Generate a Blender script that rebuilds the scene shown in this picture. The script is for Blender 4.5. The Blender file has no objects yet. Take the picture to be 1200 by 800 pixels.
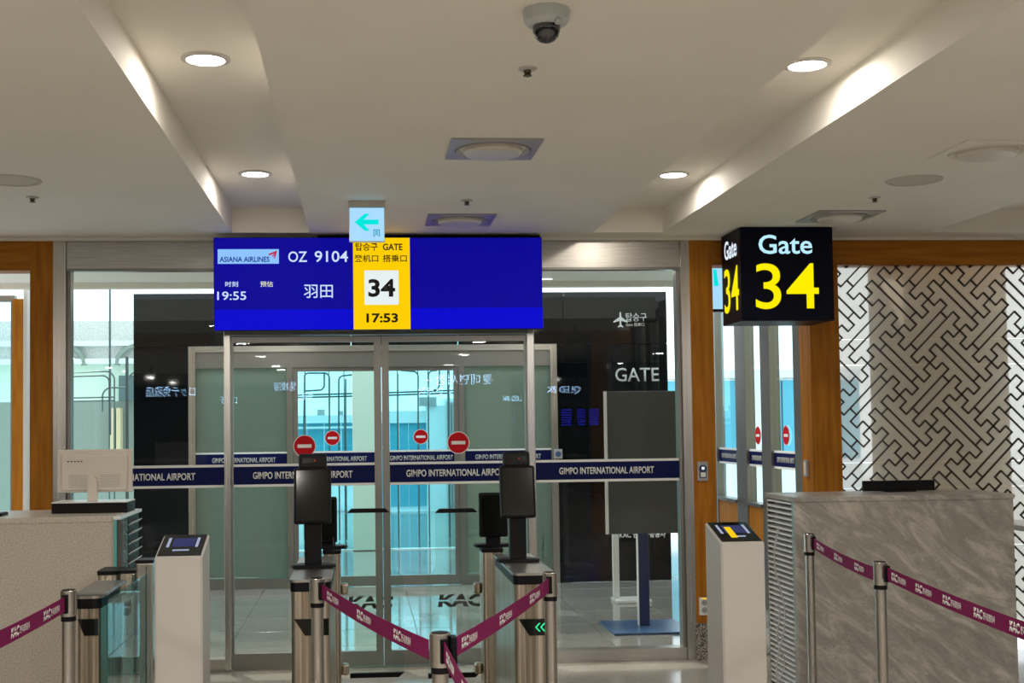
import bpy, bmesh, math, random
from mathutils import Vector, Matrix
random.seed(7)
R = math.radians
S = bpy.context.scene
C = S.collection

# ------------------------------------------------------------------ camera
FPX, CX, CY = 1430.0, 530.0, 440.0
EYE = Vector((0, 0, 1.65))
yaw, pitch, roll = R(4.2), R(2.36), R(-0.7)
fwd = Vector((math.sin(yaw)*math.cos(pitch), math.cos(yaw)*math.cos(pitch), math.sin(pitch)))
r0 = Vector((math.cos(yaw), -math.sin(yaw), 0)); u0 = r0.cross(fwd)
rgt = r0*math.cos(roll) + u0*math.sin(roll)
upv = -r0*math.sin(roll) + u0*math.cos(roll)
cam = bpy.data.cameras.new('camera')
cam.sensor_width = 36; cam.lens = FPX/1200*36
cam.shift_x = (600-CX)/1200; cam.shift_y = (CY-400)/1200
cam.clip_end = 400
co = bpy.data.objects.new('camera', cam); C.objects.link(co)
co.matrix_world = Matrix(((rgt.x, upv.x, -fwd.x, EYE.x), (rgt.y, upv.y, -fwd.y, EYE.y), (rgt.z, upv.z, -fwd.z, EYE.z), (0, 0, 0, 1)))
S.camera = co

# ------------------------------------------------------------------ world, lights, exposure
W = bpy.data.worlds.new('sky'); S.world = W; W.use_nodes = True
bg = W.node_tree.nodes['Background']
bg.inputs[0].default_value = (0.86, 0.94, 1.0, 1); bg.inputs[1].default_value = 2.3
S.view_settings.view_transform = 'Standard'; S.view_settings.look = 'None'
S.view_settings.gamma = 1; S.view_settings.use_curve_mapping = False
S.view_settings.exposure = 0.0

def light(name, kind, loc, energy, color=(1, .93, .84), size=1.0, size_y=None, rot=(0, 0, 0), **kw):
    l = bpy.data.lights.new(name, kind); l.energy = energy; l.color = color
    if kind == 'AREA':
        l.size = size
        if size_y: l.shape = 'RECTANGLE'; l.size_y = size_y
    for k, v in kw.items(): setattr(l, k, v)
    o = bpy.data.objects.new(name, l); C.objects.link(o); o.location = loc; o.rotation_euler = rot
    return o
# afternoon sun on the apron side, raking in over the vestibule
sun = light('sun', 'SUN', (0, 30, 20), 2.2, (1, .93, .82), rot=(R(-48), 0, R(24)), angle=R(.6))
# rows of ceiling lamps over the waiting hall behind the camera
for i, y in enumerate((-8.5, -5, -1.6, 1.7)):
    for j, x in enumerate((-5.2, -1.8, 1.8, 5.4)):
        light('hall_ceiling_lamp', 'AREA', (x, y, 2.93), 56, color=(1, .945, .87), size=.2, shape='DISK')
for x, e in ((-1.0, 14), (2.2, 14)):
    light('vestibule_ceiling_lamp', 'AREA', (x, 9.7, 2.9), e, size=.2, shape='DISK')

# ------------------------------------------------------------------ pixel -> world helpers
def ray(px, py): return (fwd + rgt*((px-CX)/FPX) + upv*(-(py-CY)/FPX))
def aty(px, py, Y):
    d = ray(px, py); t = (Y-EYE.y)/d.y; return EYE + d*t
def atz(px, py, Z):
    d = ray(px, py); t = (Z-EYE.z)/d.z; return EYE + d*t
def X(px, Y, py=550): return aty(px, py, Y).x
def Z(py, Y, px=450): return aty(px, py, Y).z

# ------------------------------------------------------------------ materials
def nt(name):
    m = bpy.data.materials.new(name); m.use_nodes = True
    return m, m.node_tree, m.node_tree.nodes['Principled BSDF']
def mat(name, col, rough=.5, metal=0, emit=None, es=1, spec=None, coat=0):
    m, t, b = nt(name)
    b.inputs['Base Color'].default_value = (*col, 1); b.inputs['Roughness'].default_value = rough
    b.inputs['Metallic'].default_value = metal
    if spec is not None: b.inputs['Specular IOR Level'].default_value = spec
    if coat: b.inputs['Coat Weight'].default_value = coat; b.inputs['Coat Roughness'].default_value = .05
    if emit: b.inputs['Emission Color'].default_value = (*emit, 1); b.inputs['Emission Strength'].default_value = es
    return m
def noise_mat(name, c1, c2, scale=(1, 1, 1), nscale=5, rough=.5, metal=0, detail=6, lo=.35, hi=.65, bump=0, rvar=0, distort=0, spec=None):
    m, t, b = nt(name); N = t.nodes; L = t.links
    tc = N.new('ShaderNodeTexCoord'); mp = N.new('ShaderNodeMapping'); mp.inputs['Scale'].default_value = scale
    nz = N.new('ShaderNodeTexNoise'); nz.inputs['Scale'].default_value = nscale; nz.inputs['Detail'].default_value = detail
    nz.inputs['Distortion'].default_value = distort
    cr = N.new('ShaderNodeValToRGB'); e = cr.color_ramp.elements
    e[0].position = lo; e[0].color = (*c1, 1); e[1].position = hi; e[1].color = (*c2, 1)
    L.new(tc.outputs['Object'], mp.inputs[0]); L.new(mp.outputs[0], nz.inputs['Vector']); L.new(nz.outputs['Fac'], cr.inputs[0])
    L.new(cr.outputs[0], b.inputs['Base Color']); b.inputs['Roughness'].default_value = rough; b.inputs['Metallic'].default_value = metal
    if spec is not None: b.inputs['Specular IOR Level'].default_value = spec
    if bump:
        bp = N.new('ShaderNodeBump'); bp.inputs['Strength'].default_value = bump; bp.inputs['Distance'].default_value = .01
        L.new(nz.outputs['Fac'], bp.inputs['Height']); L.new(bp.outputs[0], b.inputs['Normal'])
    if rvar:
        mr = N.new('ShaderNodeMapRange'); mr.inputs['To Min'].default_value = rough-rvar; mr.inputs['To Max'].default_value = rough+rvar
        L.new(nz.outputs['Fac'], mr.inputs[0]); L.new(mr.outputs[0], b.inputs['Roughness'])
    return m
def glass_mat(name, tint=(.93, .97, .96), ior=1.6, rough=0.0, haze=0.0, hazecol=(.7, .8, .78)):
    m = bpy.data.materials.new(name); m.use_nodes = True; t = m.node_tree; N = t.nodes; L = t.links; N.clear()
    out = N.new('ShaderNodeOutputMaterial'); tr = N.new('ShaderNodeBsdfTransparent'); tr.inputs[0].default_value = (*tint, 1)
    gl = N.new('ShaderNodeBsdfGlossy'); gl.inputs['Roughness'].default_value = rough
    fr = N.new('ShaderNodeFresnel'); fr.inputs['IOR'].default_value = ior
    ge = N.new('ShaderNodeNewGeometry'); sub = N.new('ShaderNodeMath'); sub.operation = 'SUBTRACT'; sub.inputs[0].default_value = 1
    mu = N.new('ShaderNodeMath'); mu.operation = 'MULTIPLY'; mx = N.new('ShaderNodeMixShader')
    L.new(ge.outputs['Backfacing'], sub.inputs[1]); L.new(sub.outputs[0], mu.inputs[0]); L.new(fr.outputs[0], mu.inputs[1])
    L.new(mu.outputs[0], mx.inputs[0]); L.new(gl.outputs[0], mx.inputs[2])
    if haze:
        df = N.new('ShaderNodeBsdfDiffuse'); df.inputs[0].default_value = (*hazecol, 1); m2 = N.new('ShaderNodeMixShader'); m2.inputs[0].default_value = haze
        tl = N.new('ShaderNodeBsdfTranslucent'); tl.inputs[0].default_value = (*hazecol, 1); m3 = N.new('ShaderNodeMixShader'); m3.inputs[0].default_value = .5
        L.new(df.outputs[0], m3.inputs[1]); L.new(tl.outputs[0], m3.inputs[2])
        L.new(tr.outputs[0], m2.inputs[1]); L.new(m3.outputs[0], m2.inputs[2]); L.new(m2.outputs[0], mx.inputs[1])
    else: L.new(tr.outputs[0], mx.inputs[1])
    L.new(mx.outputs[0], out.inputs[0])
    return m
def emis(name, col, s): return mat(name, (0.004, 0.004, 0.004), .6, emit=col, es=s, spec=.04)

M = {}
M['ceil'] = noise_mat('ceiling_paint', (.80, .76, .68), (.83, .79, .71), nscale=2, rough=.75)
M['wood'] = noise_mat('oak_veneer', (.33, .112, .005), (.47, .175, .010), scale=(14, 14, 1.1), nscale=2.2, rough=.5, bump=.05, spec=.2)
M['woodh'] = noise_mat('oak_veneer_flat_grain', (.33, .115, .006), (.46, .170, .012), scale=(1.1, 14, 14), nscale=2.2, rough=.5, bump=.05, spec=.2)
M['steel'] = noise_mat('brushed_steel', (.50, .47, .42), (.60, .57, .52), scale=(60, 60, .6), nscale=2, rough=.26, metal=1, rvar=.05)
M['steelh'] = noise_mat('brushed_steel_across', (.46, .43, .38), (.58, .55, .50), scale=(2.0, 60, 60), nscale=2, rough=.30, metal=1, rvar=.05)
M['bronze'] = noise_mat('champagne_steel_painted_reflections', (.30, .24, .17), (.66, .58, .48), scale=(55, 55, .3), nscale=1.3, rough=.33, metal=1, detail=3, lo=.4, hi=.6)  # brushed stripes and their stretched reflections painted as pale and dark streaks
M['frame'] = mat('anodised_door_frame', (.27, .255, .23), .35, .85)
M['dark'] = mat('black_plastic', (.005, .005, .006), .42, spec=.15)
M['screenoff'] = mat('dark_screen_glass', (.006, .007, .006), .09, spec=.3)
M['blackglass'] = mat('black_lacquered_panel', (.003, .004, .005), .03, spec=.3)
M['floor'] = noise_mat('polished_terrazzo', (.37, .34, .295), (.44, .41, .355), nscale=40, rough=.16, detail=8, lo=.3, hi=.7)
M['floor2'] = noise_mat('polished_tile', (.25, .245, .22), (.32, .31, .28), nscale=1.5, rough=.07, spec=.9)
M['granite'] = noise_mat('speckled_granite', (.03, .028, .025), (.42, .38, .33), nscale=120, rough=.3, detail=2, lo=.44, hi=.54)
M['marble'] = None
M['solid'] = noise_mat('speckled_solid_surface', (.40, .34, .28), (.52, .46, .39), nscale=130, rough=.5, detail=2, lo=.38, hi=.55)
M['solidtop'] = noise_mat('speckled_solid_surface_top', (.44, .38, .32), (.54, .48, .41), nscale=130, rough=.3, detail=2, lo=.38, hi=.55)
M['white'] = mat('white_powder_coat', (.50, .475, .44), .45)
M['whitegl'] = mat('white_gloss', (.78, .78, .76), .25)
M['beigemon'] = mat('off_white_monitor_plastic', (.66, .60, .53), .5)
M['grey'] = mat('grey_panel', (.055, .06, .06), .5)
M['greytop'] = mat('grey_worktop', (.10, .10, .10), .25)
M['navy'] = mat('navy_film', (.002, .006, .065), .45, spec=.12)
M['navypaint'] = mat('navy_paint', (.008, .02, .10), .35)
M['bluebase'] = mat('blue_steel_base', (.04, .10, .22), .3)
M['lettw'] = mat('white_lettering', (.80, .80, .78), .5)
M['lettg'] = mat('silver_lettering', (.50, .50, .48), .45)
M['kacb'] = mat('black_lettering', (.008, .008, .008), .4)
M['red'] = mat('red_sticker', (.50, .003, .010), .5, spec=.15)
M['magenta'] = noise_mat('magenta_webbing', (.17, .004, .065), (.21, .006, .085), nscale=300, rough=.75, spec=.2)
M['glass'] = glass_mat('clear_door_glass', (.95, .975, .965), 1.40)
M['glassin'] = glass_mat('inner_door_glass', (.86, .95, .95), 1.5)
M['glasscy'] = glass_mat('window_glass_blue_tint', (.66, .93, .97), 1.5)
M['glassgate'] = glass_mat('gate_barrier_glass', (.90, .97, .96), 1.5)
M['glassedge'] = mat('green_glass_edge', (.10, .42, .38), .15)
M['frost'] = glass_mat('greenish_frosted_glass', (.80, .88, .82), 1.5, haze=.40, hazecol=(.26, .31, .26))
M['wallg'] = mat('grey_green_wall', (.24, .27, .23), .6)
M['wallpg'] = mat('pale_green_wall', (.62, .72, .60), .6)
M['wallw'] = mat('pale_wall_paint', (.62, .60, .56), .7)
M['hallwall'] = mat('hall_wall_dark_cladding', (.10, .095, .09), .6)
M['silver'] = noise_mat('satin_silver_sheet', (.50, .46, .38), (.60, .56, .48), scale=(1, 1, 1), nscale=2.5, rough=.34, metal=.55)
M['lattice'] = mat('dark_bronze_lattice', (.022, .014, .008), .35, .3)
M['scrblue'] = emis('screen_blue_dark', (.0035, .002, .30), 1)
M['scrblue2'] = emis('screen_blue_bright', (.002, .002, .62), 1)
M['scryel'] = emis('screen_yellow', (1.0, .62, .0), 1)
M['scrwhite'] = emis('screen_white', (.80, .88, .88), 1)
M['scrtext'] = emis('screen_text_blue_white', (.62, .76, 1.0), 1)
M['scryelt'] = emis('screen_text_pale', (.80, .80, .55), 1)
M['scrpale'] = emis('screen_pale_blue', (.27, .55, 1.0), 1)
M['scrnavy'] = emis('screen_text_navy', (.004, .02, .25), 1)
M['scrred'] = emis('screen_red_mark', (.55, .01, .06), 1)
M['exitbg'] = emis('exit_sign_face', (.40, .72, 1.0), 1)
M['exitarrow'] = emis('exit_sign_arrow', (.0, .80, .72), 1)
M['exitfig'] = emis('exit_sign_figure', (0, .30, .50), 1)
M['signbox'] = mat('gate_sign_navy', (.002, .003, .014), .4, spec=.12)
M['signcy'] = emis('gate_sign_cyan_text', (.50, .86, 1.0), 1)
M['signwt'] = emis('gate_sign_white_text', (.80, .90, 1.0), 1)
M['signye'] = emis('gate_sign_yellow_text', (1.0, .86, .0), 1)
M['lamp'] = emis('lamp_diffuser', (1, .95, .88), 9)
M['ledgreen'] = emis('green_led', (.03, .75, .30), 1.1)
M['redled'] = emis('red_led', (.9, .02, .02), 1.5)
M['padscr'] = emis('kiosk_screen_glow', (.03, .035, .12), 1)
M['padlit'] = emis('kiosk_lit_slot', (.35, .40, .55), 1)
M['hallsign'] = emis('hall_sign_text', (.40, .66, 1.0), 34)
M['hallblue'] = emis('flight_board_blue', (.03, .04, .9), 7)
M['bodycam'] = mat('camera_housing', (.50, .52, .52), .4)
M['smoke'] = mat('smoked_dome', (.012, .012, .012), .04, spec=.9)
M['diffuser'] = mat('diffuser_metal', (.40, .38, .37), .35, .2)
M['diffdisc'] = mat('diffuser_disc', (.66, .62, .55), .35)
M['grille'] = mat('speaker_grille', (.56, .52, .45), .7)
M['brass'] = mat('sprinkler_metal', (.12, .10, .07), .3, .8)
M['socket'] = mat('grey_socket_plate', (.38, .36, .36), .4)
M['facade'] = noise_mat('facade_screen', (.55, .50, .47), (.72, .67, .63), nscale=30, rough=.8, lo=.4, hi=.6)
M['bridge'] = mat('jet_bridge_white', (.74, .82, .84), .5)
M['teal'] = mat('jet_bridge_teal_glass', (.10, .42, .55), .2)
M['apron'] = mat('apron_concrete', (.55, .55, .52), .8)
M['pipe'] = mat('steel_pipe_rail', (.10, .14, .14), .4, .5)
M['sand'] = mat('sand_coloured_post', (.62, .48, .30), .6)

# marble with veins
m, t, b = nt('grey_veined_marble'); N = t.nodes; L = t.links
tc = N.new('ShaderNodeTexCoord'); mp = N.new('ShaderNodeMapping'); mp.inputs['Rotation'].default_value = (0, R(-38), 0); mp2 = N.new('ShaderNodeMapping'); mp2.inputs['Scale'].default_value = (1.2, 1, 4.0)
n1 = N.new('ShaderNodeTexNoise'); n1.inputs['Scale'].default_value = 2.6; n1.inputs['Detail'].default_value = 10; n1.inputs['Distortion'].default_value = 1.3; n1.inputs['Roughness'].default_value = .65
c1 = N.new('ShaderNodeValToRGB'); e = c1.color_ramp.elements
e[0].position = .30; e[0].color = (.27, .25, .22, 1); e[1].position = .68; e[1].color = (.56, .53, .47, 1)
k = c1.color_ramp.elements.new(.44); k.color = (.33, .305, .27, 1); k = c1.color_ramp.elements.new(.49); k.color = (.35, .325, .29, 1)
n2 = N.new('ShaderNodeTexNoise'); n2.inputs['Scale'].default_value = 5; n2.inputs['Detail'].default_value = 12; n2.inputs['Distortion'].default_value = 2.5
c2 = N.new('ShaderNodeValToRGB'); e = c2.color_ramp.elements; e[0].position = .48; e[0].color = (0, 0, 0, 1); e[1].position = .52; e[1].color = (0, 0, 0, 1)
k = c2.color_ramp.elements.new(.5); k.color = (1, 1, 1, 1)
mx = N.new('ShaderNodeMixRGB'); mx.blend_type = 'MIX'; mx.inputs[2].default_value = (.10, .085, .075, 1)
mm = N.new('ShaderNodeMath'); mm.operation = 'MULTIPLY'; mm.inputs[1].default_value = .4
L.new(tc.outputs['Object'], mp.inputs[0]); L.new(mp.outputs[0], mp2.inputs[0]); L.new(mp2.outputs[0], n1.inputs['Vector']); L.new(mp2.outputs[0], n2.inputs['Vector'])
L.new(n1.outputs['Fac'], c1.inputs[0]); L.new(n2.outputs['Fac'], c2.inputs[0]); L.new(c2.outputs[0], mm.inputs[0])
L.new(mm.outputs[0], mx.inputs[0]); L.new(c1.outputs[0], mx.inputs[1]); L.new(mx.outputs[0], b.inputs['Base Color']); b.inputs['Roughness'].default_value = .3
M['marble'] = m

# ------------------------------------------------------------------ mesh builder
class MB:
    def __init__(s): s.bm = bmesh.new()
    def box(s, x0, x1, y0, y1, z0, z1, bev=0, seg=2):
        if x0 > x1: x0, x1 = x1, x0
        if y0 > y1: y0, y1 = y1, y0
        if z0 > z1: z0, z1 = z1, z0
        t = bmesh.new(); r = bmesh.ops.create_cube(t, size=1)
        for v in t.verts: v.co = Vector(((x0+x1)/2+v.co.x*(x1-x0), (y0+y1)/2+v.co.y*(y1-y0), (z0+z1)/2+v.co.z*(z1-z0)))
        if bev: bmesh.ops.bevel(t, geom=t.edges[:], offset=bev, segments=seg, affect='EDGES', profile=.5)
        return s.add(t)
    def add(s, t, M4=None):
        if M4: bmesh.ops.transform(t, matrix=M4, verts=t.verts)
        me = bpy.data.meshes.new('tmp'); t.to_mesh(me); t.free(); s.bm.from_mesh(me); bpy.data.meshes.remove(me); return s
    def prism(s, pts, y0, y1, axis='y', bev=0):
        t = bmesh.new()
        def P(a, b, c): return {'y': (a, c, b), 'x': (c, a, b), 'z': (a, b, c)}[axis]
        v0 = [t.verts.new(P(a, b, y0)) for a, b in pts]; v1 = [t.verts.new(P(a, b, y1)) for a, b in pts]
        n = len(pts); t.faces.new(v0); t.faces.new(v1[::-1])
        for i in range(n): t.faces.new((v0[i], v1[i], v1[(i+1) % n], v0[(i+1) % n]))
        bmesh.ops.recalc_face_normals(t, faces=t.faces[:])
        if bev: bmesh.ops.bevel(t, geom=t.edges[:], offset=bev, segments=2, affect='EDGES')
        return s.add(t)
    def lathe(s, prof, c=(0, 0, 0), n=32, cap=True):
        t = bmesh.new(); rings = []
        for r, z in prof:
            if r < 1e-6: rings.append([t.verts.new((0, 0, z))]*n)
            else: rings.append([t.verts.new((r*math.cos(2*math.pi*i/n), r*math.sin(2*math.pi*i/n), z)) for i in range(n)])
        for a, b_ in zip(rings, rings[1:]):
            for i in range(n):
                j = (i+1) % n; vs = []
                for v in (a[i], a[j], b_[j], b_[i]):
                    if v not in vs: vs.append(v)
                if len(vs) > 2: t.faces.new(vs)
        if cap:
            for rg in (rings[0], rings[-1]):
                if rg[0] is not rg[1]: t.faces.new(rg)
        bmesh.ops.recalc_face_normals(t, faces=t.faces[:])
        return s.add(t, Matrix.Translation(c))
    def cyl(s, r, z0, z1, c=(0, 0, 0), n=24): return s.lathe([(r, z0), (r, z1)], c, n)
    def tube(s, pts, r, n=8, closed=False):
        t = bmesh.new(); pts = [Vector(p) for p in pts]; rings = []; m_ = len(pts)
        for i, p in enumerate(pts):
            a = pts[i-1] if (i or closed) else p; b_ = pts[(i+1) % m_] if (i < m_-1 or closed) else p
            d = (b_-a).normalized(); ref = Vector((0, 0, 1)) if abs(d.z) < .8 else Vector((1, 0, 0))
            if abs(d.y) < 1e-4: ref = Vector((0, 1, 0))
            u = d.cross(ref).normalized(); w = d.cross(u)
            rings.append([t.verts.new(p+u*(r*math.cos(2*math.pi*k/n))+w*(r*math.sin(2*math.pi*k/n))) for k in range(n)])
        prs = list(zip(rings, rings[1:])) + ([(rings[-1], rings[0])] if closed else [])
        for a, b_ in prs:
            for k in range(n): t.faces.new((a[k], a[(k+1) % n], b_[(k+1) % n], b_[k]))
        if not closed: t.faces.new(rings[0]); t.faces.new(rings[-1][::-1])
        bmesh.ops.recalc_face_normals(t, faces=t.faces[:])
        return s.add(t)
    def build(s, name, m, parent=None, smooth=False, M4=None, kind=None, label=None):
        if M4: bmesh.ops.transform(s.bm, matrix=M4, verts=s.bm.verts)
        me = bpy.data.meshes.new(name); s.bm.to_mesh(me); s.bm.free()
        me.materials.append(M[m] if isinstance(m, str) else m)
        if smooth:
            for p in me.polygons: p.use_smooth = True
            try: me.set_sharp_from_angle(angle=R(35))
            except Exception: pass
        o = bpy.data.objects.new(name, me); C.objects.link(o)
        if parent: o.parent = parent
        if kind: o['kind'] = kind
        if label: o['label'] = label
        return o
def box(name, m, x0, x1, y0, y1, z0, z1, parent=None, bev=0, **k): return MB().box(x0, x1, y0, y1, z0, z1, bev).build(name, m, parent, **k)
def thing(name, label, cat, loc=(0, 0, 0), group=None, rz=0):
    o = bpy.data.objects.new(name, None); C.objects.link(o); o.location = loc; o.rotation_euler = (0, 0, rz); o.empty_display_size = .1
    tag(o, label, cat, group); return o
def tag(o, label, cat, group=None):
    o['label'] = label; o['category'] = cat
    if group: o['group'] = group
def struct(o): o['kind'] = 'structure'; return o
def sempty(name):
    o = bpy.data.objects.new(name, None); C.objects.link(o); o['kind'] = 'structure'; o.empty_display_size = .1; return o

# text as thin geometry: verts in the x-z plane (reading direction +x, facing -y)
_tc = {}
def textmesh(body, bold=0.0, shear=0.0, res=3, split=None):
    key = (body, bold, shear, res, split)
    if key not in _tc:
        c = bpy.data.curves.new('t', 'FONT'); c.body = body; c.offset = bold; c.shear = shear; c.resolution_u = res; c.fill_mode = 'FRONT'
        o = bpy.data.objects.new('t', c); C.objects.link(o)
        dg = bpy.context.evaluated_depsgraph_get(); me = bpy.data.meshes.new_from_object(o.evaluated_get(dg))
        bm = bmesh.new(); bm.from_mesh(me); bpy.data.objects.remove(o); bpy.data.curves.remove(c)
        for v in bm.verts: v.co = Vector((v.co.x, 0, v.co.y))
        xs = [v.co.x for v in bm.verts]; zs = [v.co.z for v in bm.verts]
        a, b_, lo, hi = min(xs), max(xs), min(zs), max(zs)
        for v in bm.verts: v.co = Vector(((v.co.x-a)/(b_-a), 0, (v.co.z-lo)/(hi-lo)))
        if split:
            for z in split: bmesh.ops.bisect_plane(bm, geom=bm.verts[:]+bm.edges[:]+bm.faces[:], plane_co=(0, 0, z), plane_no=(0, 0, 1))
            kill = [f for f in bm.faces if split[0]-1e-4 < f.calc_center_median().z < split[1]+1e-4]
            bmesh.ops.delete(bm, geom=kill, context='FACES')
        me2 = bpy.data.meshes.new('t'); bm.to_mesh(me2); bm.free(); _tc[key] = (me2, (b_-a)/(hi-lo))
    return _tc[key]
def text(body, m, x0, x1, z0, z1, y, parent=None, name='lettering', mapf=None, depth=.0015, **k):
    """lettering filling the rectangle x0..x1, z0..z1 at depth y (mapf can bend it onto a surface)"""
    src, asp = textmesh(body, **k)
    bm = bmesh.new(); bm.from_mesh(src)
    if x1 is None: x1 = x0+(z1-z0)*asp
    if x0 is None: x0 = x1-(z1-z0)*asp
    for v in bm.verts: v.co = Vector((x0+v.co.x*(x1-x0), 0, z0+v.co.z*(z1-z0)))
    r = bmesh.ops.extrude_face_region(bm, geom=bm.faces[:])
    for g in r['geom']:
        if isinstance(g, bmesh.types.BMVert): g.co.y -= depth
    for v in bm.verts: v.co.y += y
    bmesh.ops.recalc_face_normals(bm, faces=bm.faces[:])
    if mapf:
        for v in bm.verts: v.co = mapf(v.co)
    me = bpy.data.meshes.new(name); bm.to_mesh(me); bm.free(); me.materials.append(M[m])
    o = bpy.data.objects.new(name, me); C.objects.link(o)
    if parent: o.parent = parent
    return o

YW = 8.5          # plane of the glazed front
CH = 2.96         # soffit height
CR = 3.13         # recessed channel height
PI = math.pi
# ================================================================== SETTING
# floor : base slab with tiles
fl = struct(box('floor', 'floor', -7, 9, -12, YW, -.12, 0))
fb = struct(box('floor', 'floor2', -4.6, 4.4, YW+.001, 24, -.13, -.012))
tile_me = None
for ix in range(11):
    for iy in range(7):
        x = -3.9+ix*.72; y = YW+.12+iy*.72
        if tile_me is None:
            o = MB().box(0, .712, 0, .712, -.012, 0, .0015, 1).build('tile', 'floor2', fb); tile_me = o.data
        else: o = bpy.data.objects.new('tile', tile_me); C.objects.link(o); o.parent = fb
        o.location = (x, y, 0)
# ceiling : soffits with recessed lamp channels running away from the camera
c0 = aty(270, 270, YW-.3); YE = YW-.3
xa = [-6.0, X(-0, 1)]
def chx(px, py):     # x of a point on the soffit plane
    return atz(px, py, CH).x
L0, L1 = chx(190.7, 152.2), chx(327.2, 143.5)
R0, R1 = chx(887.5, 108.5), chx(950.5, 159)
S0 = chx(1172, 244.5)
cl = sempty('ceiling')
def soff(x0, x1): box('soffit', 'ceil', x0, x1, -12, YE, CH, CR+.25, cl)
soff(-7, L0); soff(L1, R0); soff(R1, S0); 
box('soffit', 'ceil', -7, 9, YE, YW+.02, CH, CR+.25, cl)
box('channel_ceiling', 'ceil', L0, L1, -12, YE, CR, CR+.25, cl)
box('channel_ceiling', 'ceil', R0, R1, -12, YE, CR, CR+.25, cl)
box('channel_ceiling', 'ceil', S0, 9, -12, YE, CR, CR+.25, cl)
# hall shell behind and beside the camera
struct(box('wall_back', 'hallwall', -7, 9, -12.2, -12, 0, CR+.2))
struct(box('wall_left', 'hallwall', -7.2, -7, -12, YW, 0, CR+.2))
wr = struct(box('wall_right', 'hallwall', 9, 9.2, -12, YW, 0, CR+.2))

# ---------------- glazed front wall
xJ0, xJ1 = X(65, YW), X(80, YW)              # left steel jamb
xM0, xM1 = X(263.5, YW), X(271.5, YW)
xC = X(448, YW)
xN0, xN1 = X(618.5, YW), X(627, YW)
xK0, xK1 = X(799, YW), X(809.5, YW)            # right steel jamb
zH0, zH1 = Z(316, YW), CH
zS = .085
fr = sempty('trim_1')
box('header_panel', 'steelh', xJ1, xK0, YW-.05, YW+.1, zH0, zH1-.005, fr)
box('header_lip', 'frame', xJ1, xK0, YW-.065, YW-.05, zH0-.012, zH0+.006, fr)
box('jamb', 'steel', xJ0, xJ1-.002, YW-.07, YW+.1, 0, zH1-.005, fr)
box('jamb', 'steel', xK0+.002, xK1, YW-.07, YW+.1, 0, zH1-.005, fr)
box('inner_jamb', 'frame', xJ1, xJ1+.022, YW-.03, YW+.06, zS, zH0, fr)
box('inner_jamb', 'frame', xK0-.022, xK0, YW-.03, YW+.06, zS, zH0, fr)
box('mullion', 'steel', xM0, xM1, YW-.05, YW+.05, 0, zH0, fr, .004)
box('mullion', 'steel', xN0, xN1, YW-.05, YW+.05, 0, zH0, fr, .004)
box('transom', 'frame', xM1, xN0, YW-.045, YW+.05, Z(392, YW), Z(330, YW), fr)
box('sill', 'steelh', xJ1, xM0, YW-.05, YW+.06, 0, zS, fr)
box('sill', 'steelh', xN1, xK0, YW-.05, YW+.06, 0, zS, fr)
box('threshold', 'steelh', xM1, xN0, YW-.05, YW+.06, 0, .008, fr)

zb0, zb1 = Z(568, YW, 450), Z(541.5, YW, 450)
def band(x0, x1, y, z0, z1, parent, txt=None, small=False, mt='lettw'):
    e = (z1-z0)*.11
    bnd = box('safety_band', 'navy', x0, x1, y-.003, y, z0+e, z1-e, parent, label='navy film band with white edges')
    box('band_edge', 'lettw', x0, x1, y-.004, y, z1-e, z1, bnd); box('band_edge', 'lettw', x0, x1, y-.004, y, z0, z0+e, bnd)
    if txt:
        zc = (z0+z1)/2; h = (z1-z0)*.235
        text('GIMPO INTERNATIONAL AIRPORT', mt, txt[0], txt[1], zc-h/1.5, zc+h/1.5, y-.004, bnd, bold=.022)
    return bnd
# fixed panes
w1 = sempty('window_1'); box('glass_pane', 'glass', xJ1+.02, xM0, YW-.005, YW+.005, zS, zH0, w1)
band(xJ1+.02, xM0, YW-.006, zb0, zb1, w1, (X(100.5, YW), X(229, YW)))
w2 = sempty('window_2'); box('glass_pane', 'glass', xN1, xK0-.02, YW-.005, YW+.005, zS, zH0, w2)
band(xN1, xK0-.02, YW-.006, zb0, zb1, w2, (X(655, YW), X(766, YW)))
def sticker(x, z, y, r, parent, mr='red'):
    a = MB().lathe([(r, 0), (r, .001)], n=40).build('sticker_rim', 'lettw', parent, M4=Matrix.Translation((x, y, z)) @ Matrix.Rotation(R(90), 4, 'X'))
    b_ = MB().lathe([(r*.93, 0), (r*.93, .001)], n=40).build('no_entry_disc', mr, a, M4=Matrix.Translation((x, y-.001, z)) @ Matrix.Rotation(R(90), 4, 'X'))
    box('no_entry_bar', 'lettw', x-r*.62, x+r*.62, y-.0035, y-.0022, z-r*.15, z+r*.15, a)
    return a
def kac(x0, x1, z0, z1, y, parent, m='kacb', mapf=None): return text('KAC', m, x0, x1, z0, z1, y, parent, bold=.045, shear=.12, split=(.44, .56), mapf=mapf, name='lettering')
def leaf(name, x0, x1, st, tx, kx, kz):
    d = sempty(name); zt = Z(392, YW)-.01; zb = .012
    s0, s1 = (.012, .05) if name == 'door_1' else (.05, .012)
    box('stile', 'frame', x0, x0+s0, YW-.02, YW+.02, zb, zt, d); box('stile', 'frame', x1-s1, x1, YW-.02, YW+.02, zb, zt, d)
    box('bottom_rail', 'frame', x0+s0, x1-s1, YW-.02, YW+.02, zb, zb+.10, d); box('top_rail', 'frame', x0+s0, x1-s1, YW-.02, YW+.02, zt-.04, zt, d)
    box('glass_pane', 'glass', x0+s0, x1-s1, YW-.004, YW+.004, zb+.10, zt-.04, d)
    band(x0+s0, x1-s1, YW-.006, zb0, zb1, d, tx)
    p = aty(*st, YW); sticker(p.x, p.z, YW-.008, .078, d)
    kac(kx[0], kx[1], kz[0], kz[1], YW-.006, d)
    return d
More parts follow.
